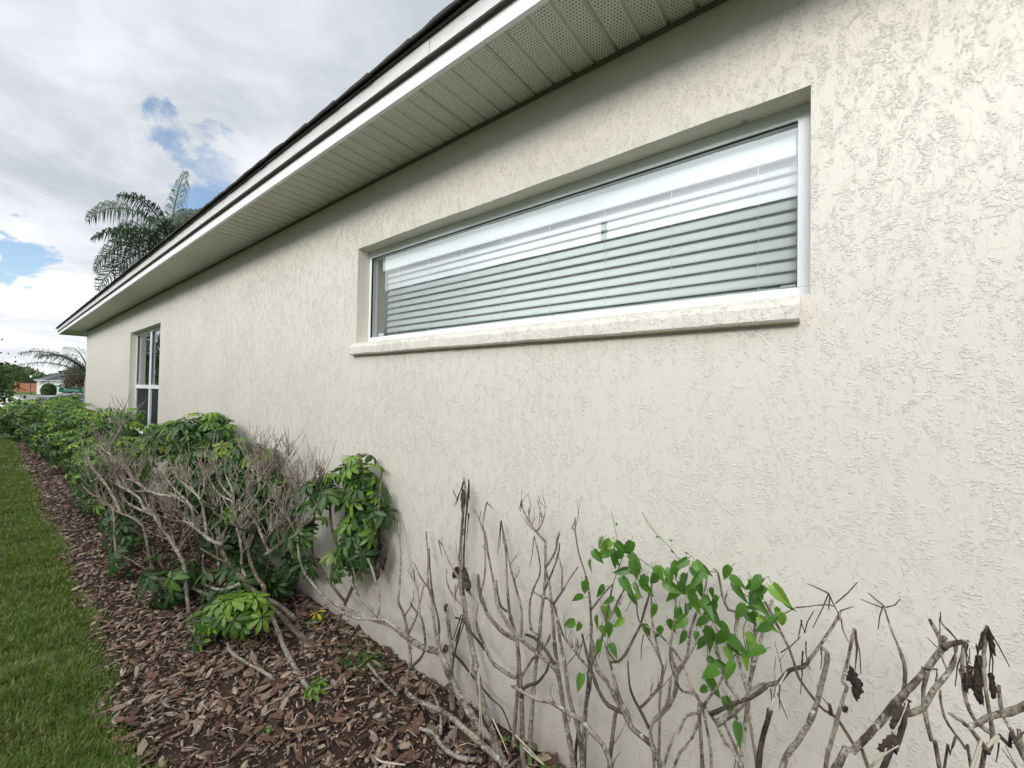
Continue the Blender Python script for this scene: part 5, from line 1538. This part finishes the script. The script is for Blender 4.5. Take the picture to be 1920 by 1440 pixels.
# ------------------------------------------------------------------ palms
def palm_frond(b, base, az, el, L, droop, nlf, lfL, seed, width=.038, drop=1.9):
    lfL *= 1.5; nlf = int(nlf * .8)
    r = random.Random(seed); pts = []; p = Vector(base); ds = L / 18
    h = Vector((math.cos(az), math.sin(az), 0))
    for i in range(19):
        pts.append(p.copy()); t = i / 18; a = el - droop * t ** 1.4
        p = p + (h * math.cos(a) + Vector((0, 0, math.sin(a)))) * ds
    b.tube(pts, [.028 * (1 - .85 * i / 18) + .004 for i in range(19)], 5)
    side = Vector((-math.sin(az), math.cos(az), 0))
    for k in range(nlf):
        t = .10 + .88 * k / nlf; i = min(17, int(t * 18)); q = pts[i].lerp(pts[i + 1], t * 18 - i); tan = (pts[i + 1] - pts[i]).normalized()
        ll = lfL * (math.sin(PI * min(1, .18 + t * .80)) ** .7) * r.uniform(.8, 1.1)
        for s_ in (1, -1):
            d = (side * s_ * r.uniform(.6, 1.0) + tan * r.uniform(.4, .8) + Vector((0, 0, r.uniform(-.2, .55)))).normalized()
            m1 = q + d * ll * .45; d2 = (d * .6 + Vector((0, 0, -drop * r.uniform(.7, 1.3)))).normalized(); m2 = m1 + d2 * ll * .6
            w = width * r.uniform(.7, 1.2); wv = tan * w * .5
            kk = len(b.v); b.v += [tuple(q - wv * .5), tuple(q + wv * .5), tuple(m1 + wv), tuple(m1 - wv), tuple(m2)]
            b.f += [(kk, kk + 1, kk + 2, kk + 3), (kk + 3, kk + 2, kk + 4)]


def palm(label, crown, fronds, trunk_r, seed, nlf=78, wid=.038, drop=1.9):
    crown = Vector(crown); gz = ground_z(crown.x); base = Vector((crown.x, crown.y, gz))
    root = empty('palm_tree', base, label, 'palm tree', 'palms beyond the far corner')
    b = MB(); H = crown.z - gz
    prof = [(trunk_r * 1.25, -.1), (trunk_r * 1.05, .3)] + [(trunk_r * (1 + .05 * (k % 2)), .3 + (H - .5) * k / 22) for k in range(1, 22)] + [(trunk_r * .9, H - .15), (trunk_r * .5, H + .15)]
    b.lathe(prof, 12); b.build('trunk', M['palm_trunk'], root, True)
    for i, (az, el, L, dr, lf) in enumerate(fronds):
        b = MB(); palm_frond(b, crown - base, az, el, L, dr, nlf, lf, seed + i, wid, drop); b.build('frond', M['palm'], root)
    return root


LEFT = math.atan2(-_R0.y, -_R0.x); RIGHT = math.atan2(_R0.y, _R0.x); AWAY = math.atan2(_F0.y, _F0.x)
pc = atD(318, 455, 14.5)
palm('tall feathery palm rising above the eave line', pc,
     [(LEFT + .25, 1.05, 3.1, 2.3, .62), (LEFT - .15, .30, 3.0, 2.3, .66), (LEFT + .5, -.05, 2.6, 1.5, .6), (LEFT - .4, -.30, 2.5, .9, .5), (AWAY, 1.50, 3.0, .35, .55), (LEFT + .1, .75, 2.2, 2.2, .6), (AWAY + .1, 1.3, 2.3, 1.0, .6), (LEFT + .15, -.35, 3.0, .9, .6), (LEFT - .7, .5, 2.9, 2.0, .6),  (AWAY + .3, 1.2, 2.6, 1.3, .5), (RIGHT + .2, 1.15, 2.5, 1.5, .5), (RIGHT - .3, .8, 2.4, 1.7, .5), (RIGHT + .5, .4, 2.2, 1.3, .5), (AWAY + PI, 1.1, 2.4, 1.9, .5), (AWAY + PI + .5, .6, 2.3, 1.8, .5), (AWAY - .6, .7, 2.5, 1.8, .5), (RIGHT, .0, 1.9, 1.0, .5), (AWAY + PI - .5, .2, 2.2, 1.2, .5)], .16, 100)
palm('smaller feathery palm half hidden behind the far corner of the house', atD(168, 704, 17),
     [(LEFT, .85, 2.5, 1.45, .34), (LEFT + .12, .45, 3.0, .95, .34), (LEFT - .15, .05, 2.6, .55, .3), (LEFT - .4, 1.0, 2.6, 1.3, .5), (RIGHT, .7, 2.4, 1.2, .5), (AWAY, .9, 2.4, 1.2, .5), (AWAY + PI, .8, 2.2, 1.3, .5), (LEFT + .5, .9, 2.4, 1.4, .5), (RIGHT + .5, .3, 2.4, 1.0, .5)], .15, 140, 46, .020, 1.3)


# ------------------------------------------------------------------ leafy trees
def leafy_tree(label, base, blobs, n, leaf, mat, seed, trunk_r=.14, group=None, cat='tree', name='tree', trunk=True):
    r = np.random.RandomState(seed); base = Vector(base); root = empty(name, base, label, cat, group)
    vol = np.array([b_[1][0] * b_[1][1] * b_[1][2] for b_ in blobs]); vol = vol / vol.sum()
    which = r.choice(len(blobs), n, p=vol)
    d = r.normal(size=(n, 3)); d /= np.linalg.norm(d, axis=1)[:, None]
    # leaf clumps: pull leaves towards random clump centres on each blob's shell
    C = np.array([b_[0] for b_ in blobs])[which]; R_ = np.array([b_[1] for b_ in blobs])[which]
    ncl = max(12, n // 60); cd_ = r.normal(size=(ncl, 3)); cd_ /= np.linalg.norm(cd_, axis=1)[:, None]; crad = r.uniform(.55, 1.05, ncl)
    ci = r.randint(ncl, size=n); dd = cd_[ci] * crad[ci][:, None] + r.normal(0, .17, size=(n, 3))
    P = C + dd * R_ - np.array(base)
    P = P[P[:, 2] > .1]; n = len(P)
    u = r.normal(size=(n, 3)); u /= np.linalg.norm(u, axis=1)[:, None]; v = np.cross(u, r.normal(size=(n, 3))); v /= np.linalg.norm(v, axis=1)[:, None]
    s = leaf * r.uniform(.6, 1.3, (n, 1))
    V = np.stack([P - u * s * .5, P + v * s * .28, P + u * s * .5, P - v * s * .28], 1).reshape(-1, 3)
    F = np.arange(4 * n).reshape(-1, 4)
    me = np_mesh('crown', V, F); me.materials.append(M[mat]); obj('crown', me, None, root)
    if trunk:
        b = MB(); top = max(b_[0][2] for b_ in blobs) - base.z
        b.tube([(0, 0, -.1), (.02, .02, top * .3), (-.03, .03, top * .6), (.0, .0, top)], [trunk_r, trunk_r * .8, trunk_r * .6, trunk_r * .25], 8)
        for bl in blobs:
            c = Vector(bl[0]) - base; b.tube([(0, 0, top * .35), c * .6 + Vector((0, 0, top * .2)), c], [trunk_r * .5, trunk_r * .35, trunk_r * .12], 6)
        b.build('trunk', M['trunk'], root, True)
    return root


gl = ground_z(-27)
leafy_tree('dark green round tree at the left edge beyond the front lawn', (-27, -2.4, gl), [((-27, -2.75, 1.7), (2.6, 1.75, 1.5)), ((-27.5, -3.0, 3.2), (1.9, 1.3, 1.1)), ((-26, -2.4, .7), (1.6, 1.35, .8))], 9000, .17, 'tree_leaf', 3, .2, 'trees along the street')
t = atD(36, 722, 120); leafy_tree('pale green bushy tree rising behind the terracotta wall', (t.x, t.y, GZ), [((t.x, t.y, 2.6), (2.6, 2.6, 2.4)), ((t.x - 1, t.y - 1.2, 4.6), (1.8, 2.0, 1.8))], 5000, .34, 'tree_leaf2', 4, .15, 'trees along the street')
t = atD(146, 706, 48); leafy_tree('reddish brown bush tree behind the street sign', (t.x, t.y, GZ), [((t.x, t.y, .9), (1.5, 1.25, 1.7)), ((t.x, t.y, 2.6), (1.1, 1.0, 1.1))], 4500, .22, 'red_leaf', 5, .15, 'trees along the street')
t = atD(91, 735, 84)
b = MB(); b.lathe([(.9, 0), (1.02, .5), (1.02, 1.2), (.85, 1.8), (.5, 2.2), (.01, 2.38)], 18)
dome = empty('clipped_bush', (t.x, t.y, GZ), 'clipped dark dome shaped bush in front of the white house', 'shrub')
me = b.mesh('foliage_core', True)
r = np.random.RandomState(2); n = 2600
a = r.uniform(0, 2 * PI, n); zz = r.uniform(.02, 1, n) ** .9 * 2.35; rad = np.interp(zz, [0, .5, 1.2, 1.8, 2.2, 2.38], [.9, 1.02, 1.02, .85, .5, .05]) * r.uniform(.93, 1.05, n)
P = np.stack([np.cos(a) * rad, np.sin(a) * rad, zz], 1); u = r.normal(size=(n, 3)) * .09; v = r.normal(size=(n, 3)) * .07
me2 = np_mesh('foliage', np.stack([P - u, P + v, P + u, P - v], 1).reshape(-1, 3), np.arange(4 * n).reshape(-1, 4)); me2.materials.append(M['tree_leaf']); obj('foliage', me2, None, dome); obj('foliage_core', me, M['tree_leaf'], dome)
# far treeline
r = np.random.RandomState(12); n = 26000
ang = r.uniform(-.08, .75, n) ** 1
dist = r.uniform(235, 275, n)
dirs = np.stack([-np.cos(ang), np.sin(ang), np.zeros(n)], 1)
hh = np.array([7.6 + 3.4 * mnoise.noise(Vector((a_ * 26, .3, 0))) + 1.3 * mnoise.noise(Vector((a_ * 70, .9, 0))) for a_ in ang])
P = dirs * dist[:, None]; P[:, 2] = GZ + hh * r.uniform(.02, 1, n) ** .8
u = r.normal(size=(n, 3)) * .75; v = r.normal(size=(n, 3)) * .6
me = np_mesh('treeline', np.stack([P - u, P + v, P + u, P - v], 1).reshape(-1, 3), np.arange(4 * n).reshape(-1, 4)); me.materials.append(M['tree_leaf2'])
tag(obj('treeline', me), 'hazy green treeline behind the far houses', 'trees', kind='stuff')


# ------------------------------------------------------------------ street furniture and far houses
def face_cam(p):
    d = Vector((CAM.x - p.x, CAM.y - p.y, 0)).normalized(); return math.atan2(d.x, -d.y)   # local -Y looks at the camera


sp = atD(143, 731.5, 19)
sg = empty('street_sign', (sp.x, sp.y, ground_z(sp.x)), 'green street name sign on a grey post just past the house corner', 'street sign')
sg.rotation_euler.z = face_cam(sp)
sh = sp.z - ground_z(sp.x)
b = MB(); b.lathe([(.03, -.1), (.03, sh + .20), (.022, sh + .205), (.0, sh + .205)], 10); b.build('post', M['steel'], sg)
box('cap', M['steel'], sg, -.03, .03, -.03, .03, sh + .19, sh + .25)
bl = box('sign_blade', M['sign'], sg, -.55, .55, -.045, -.038, sh - .095, sh + .095)
cu = bpy.data.curves.new('lettering', 'FONT'); cu.body = 'Stoney Pt'; cu.size = .19; cu.align_x = 'CENTER'; cu.align_y = 'CENTER'; cu.extrude = .001
to = bpy.data.objects.new('lettering', cu); COL.objects.link(to)
dg = bpy.context.evaluated_depsgraph_get(); tm = bpy.data.meshes.new_from_object(to.evaluated_get(dg)); bpy.data.objects.remove(to)
lt = obj('lettering', tm, M['sign_text'], sg, (-.03, -.048, sh)); lt.rotation_euler = (PI / 2, 0, 0)
b = MB(); b.box(-.004, .004, -.45, .45, sh + .11, sh + .25)
b.build('cross_blade', M['sign'], sg)

lp = atD(57, 736, 96)
lamp = empty('street_lamp', (lp.x, lp.y, GZ), 'black lamp post with white globe near the terracotta wall', 'street lamp')
b = MB(); b.lathe([(.16, 0), (.16, .12), (.09, .2), (.055, .6), (.05, 3.6), (.09, 3.65), (.0, 3.7)], 12); b.build('post', M['dark_metal'], lamp, True)
b = MB(); b.lathe([(.02, 3.65), (.17, 3.75), (.22, 3.95), (.17, 4.15), (.0, 4.22)], 14); b.build('globe', M['lamp_glass'], lamp, True)

# grey car
cp = atD(141, 742, 39)
car = empty('parked_car', (cp.x, cp.y, GZ), 'small grey car parked on the cross street behind the hedge', 'car')
car.rotation_euler.z = face_cam(cp) + PI / 2 + .35
prof = [(-2.05, .35), (-2.1, .62), (-1.95, .86), (-1.15, .95), (-.45, 1.38), (.35, 1.45), (1.15, 1.38), (1.75, .98), (2.05, .9), (2.1, .55), (2.05, .32)]
b = MB(); nn_ = len(prof)
for yy, k in ((-.86, .97), (-.80, 1.0), (.80, 1.0), (.86, .97)):
    for x, z in prof:
        ins = .12 if (z > 1.1 and abs(yy) > .8) else 0
        b.v.append((x, yy - math.copysign(ins, yy), z))
for s_ in range(3):
    for i in range(nn_ - 1):
        b.f.append((s_ * nn_ + i, s_ * nn_ + i + 1, (s_ + 1) * nn_ + i + 1, (s_ + 1) * nn_ + i))
b.f.append(tuple(range(nn_))[::-1]); b.f.append(tuple(3 * nn_ + i for i in range(nn_))); b.f.append((0, nn_, 2 * nn_, 3 * nn_, 3 * nn_ + nn_ - 1, 2 * nn_ + nn_ - 1, nn_ + nn_ - 1, nn_ - 1))
b.build('body', M['car_paint'], car)
for s_ in (-1, 1):
    b = MB(); y_ = s_ * .872; b.add([(-.95, y_, .98), (.3, y_, .98), (.3, y_ * .88, 1.36), (-.42, y_ * .88, 1.32)], [(0, 1, 2, 3)]); b.build('side_window', M['car_glass'], car)
    b = MB(); b.add([(.38, y_, .98), (1.55, y_, .98), (1.1, y_ * .88, 1.32), (.38, y_ * .88, 1.36)], [(0, 1, 2, 3)]); b.build('side_window', M['car_glass'], car)
    box('headlight', M['head'], car, -2.09, -1.98, s_ * .72 - .14, s_ * .72 + .14, .66, .78); box('tail_light', M['tail'], car, 2.0, 2.11, s_ * .74 - .11, s_ * .74 + .11, .7, .86)
    for x in (-1.3, 1.3):
        b = MB(); b.tube([(x, s_ * .70, .32), (x, s_ * .88, .32)], [.32, .32], 18); w_ = b.build('wheel', M['rubber'], car)
        b = MB(); b.tube([(x, s_ * .87, .32), (x, s_ * .89, .32)], [.19, .18], 12); b.build('rim', M['steel'], w_)
b = MB(); b.add([(-1.13, -.7, .975), (-1.13, .7, .975), (-.47, .62, 1.375), (-.47, -.62, 1.375)], [(0, 1, 2, 3)]); b.build('windscreen', M['car_glass'], car)
b = MB(); b.add([(1.73, .7, 1.01), (1.73, -.7, 1.01), (1.18, -.62, 1.375), (1.18, .62, 1.375)], [(0, 1, 2, 3)]); b.build('rear_window', M['car_glass'], car)

# terracotta boundary wall
wp = atD(61, 735, 108)
tw = empty('boundary_wall', (wp.x, wp.y, GZ), 'low terracotta coloured boundary wall with dark coping across the street', 'wall')
tw.rotation_euler.z = face_cam(wp)
box('panel', M['terracotta'], tw, -2.7, 5.5, 0, .25, -.1, 2.45); box('coping', M['dark_metal'], tw, -2.75, 5.5, -.05, .3, 2.45, 2.62)
for x in (-2.9, 5.6):
    box('pillar', M['terracotta'], tw, x - .25, x + .25, -.1, .4, -.1, 2.75)

# white house with garage
hp = atD(103, 737, 92)
wh = empty('white_house', (hp.x, hp.y, GZ), 'low white house with grey tiled roof and white garage door', 'house')
wh.rotation_euler.z = face_cam(hp)
W0, W1, WD, WH = -2.7, 10.5, 9, 3.0
box('wall', M['white_paint'], wh, W0, W1, 0, WD, -.1, WH)
box('fascia_board', M['fascia'], wh, W0 - .45, W1 + .45, -.45, WD + .45, WH, WH + .22)
b = MB(); o_ = .5; b.add([(W0 - o_, -o_, WH + .22), (W1 + o_, -o_, WH + .22), (W1 + o_, WD + o_, WH + .22), (W0 - o_, WD + o_, WH + .22), (W0 + 3.2, WD / 2, WH + 1.7), (W1 - 3.2, WD / 2, WH + 1.7)],
                   [(0, 1, 5, 4), (1, 2, 5), (2, 3, 4, 5), (3, 0, 4)]); b.build('roof', M['roof_far'], wh)
gd = box('garage_door', M['vinyl'], wh, -.2, 4.6, -.06, -.002, 0, 2.2)
for i in range(4):
    box('window', M['car_glass'], gd, .05 + i * 1.15, .95 + i * 1.15, -.075, -.061, 1.72, 2.0)
for i in range(3):
    box('panel_groove', M['roof_far'], gd, -.2, 4.6, -.066, -.061, .52 + i * .54, .545 + i * .54)
fw_ = box('window', M['car_glass'], wh, 6.2, 8.4, -.03, -.002, 1.0, 2.2); box('frame', M['vinyl'], fw_, 6.1, 8.5, -.045, -.031, 2.2, 2.3)

# neighbour house across the side lawn (mirrored in the window panes)
nb = empty('neighbour_house', (-5.5, -7.2, 0), 'grey neighbouring house across the side lawn seen mirrored in the window', 'house')
NX0, NX1, ND, NH = -17.0, 11.5, 9.0, 3.6
box('wall', M['neigh_wall'], nb, NX0, NX1, -ND, 0, -.1, NH)
box('fascia_board', M['fascia'], nb, NX0 - .5, NX1 + .5, -ND - .5, .5, NH, NH + .16)
b = MB(); b.add([(NX0 - .5, .5, NH + .16), (NX1 + .5, .5, NH + .16), (NX1 + .5, -ND - .5, NH + .16), (NX0 - .5, -ND - .5, NH + .16), (NX0 + 2.5, -ND / 2 + .5, 6.9), (NX1 - 2.5, -ND / 2 + .5, 6.9)],
                [(1, 0, 4, 5), (2, 1, 5), (3, 2, 5, 4), (0, 3, 4)]); nr_ = b.build('roof', M['roof_pale'], nb)
b = MB(); b.lathe([(.11, 6.2), (.11, 7.4), (.0, 7.4)], 10, -.6, -ND / 2 + .7); b.build('vent_pipe', M['steel'], nr_)
for x in (-6, -1, 4.5):
    f_ = box('window', M['car_glass'], nb, x, x + 1.5, .002, .03, 1.0, 2.2); box('frame', M['vinyl'], f_, x - .08, x + 1.58, .031, .045, 2.2, 2.28); box('sill', M['vinyl'], f_, x - .08, x + 1.58, .031, .08, .92, 1.0)
leafy_tree('leafy tree beside the neighbouring house mirrored in the tall window', (-25.5, -6.5, ground_z(-25.5)), [((-25.5, -6.5, 2.6), (2.6, 2.2, 2.2)), ((-26, -6.8, 4.4), (1.9, 1.6, 1.4))], 5000, .22, 'tree_leaf', 14, .18)
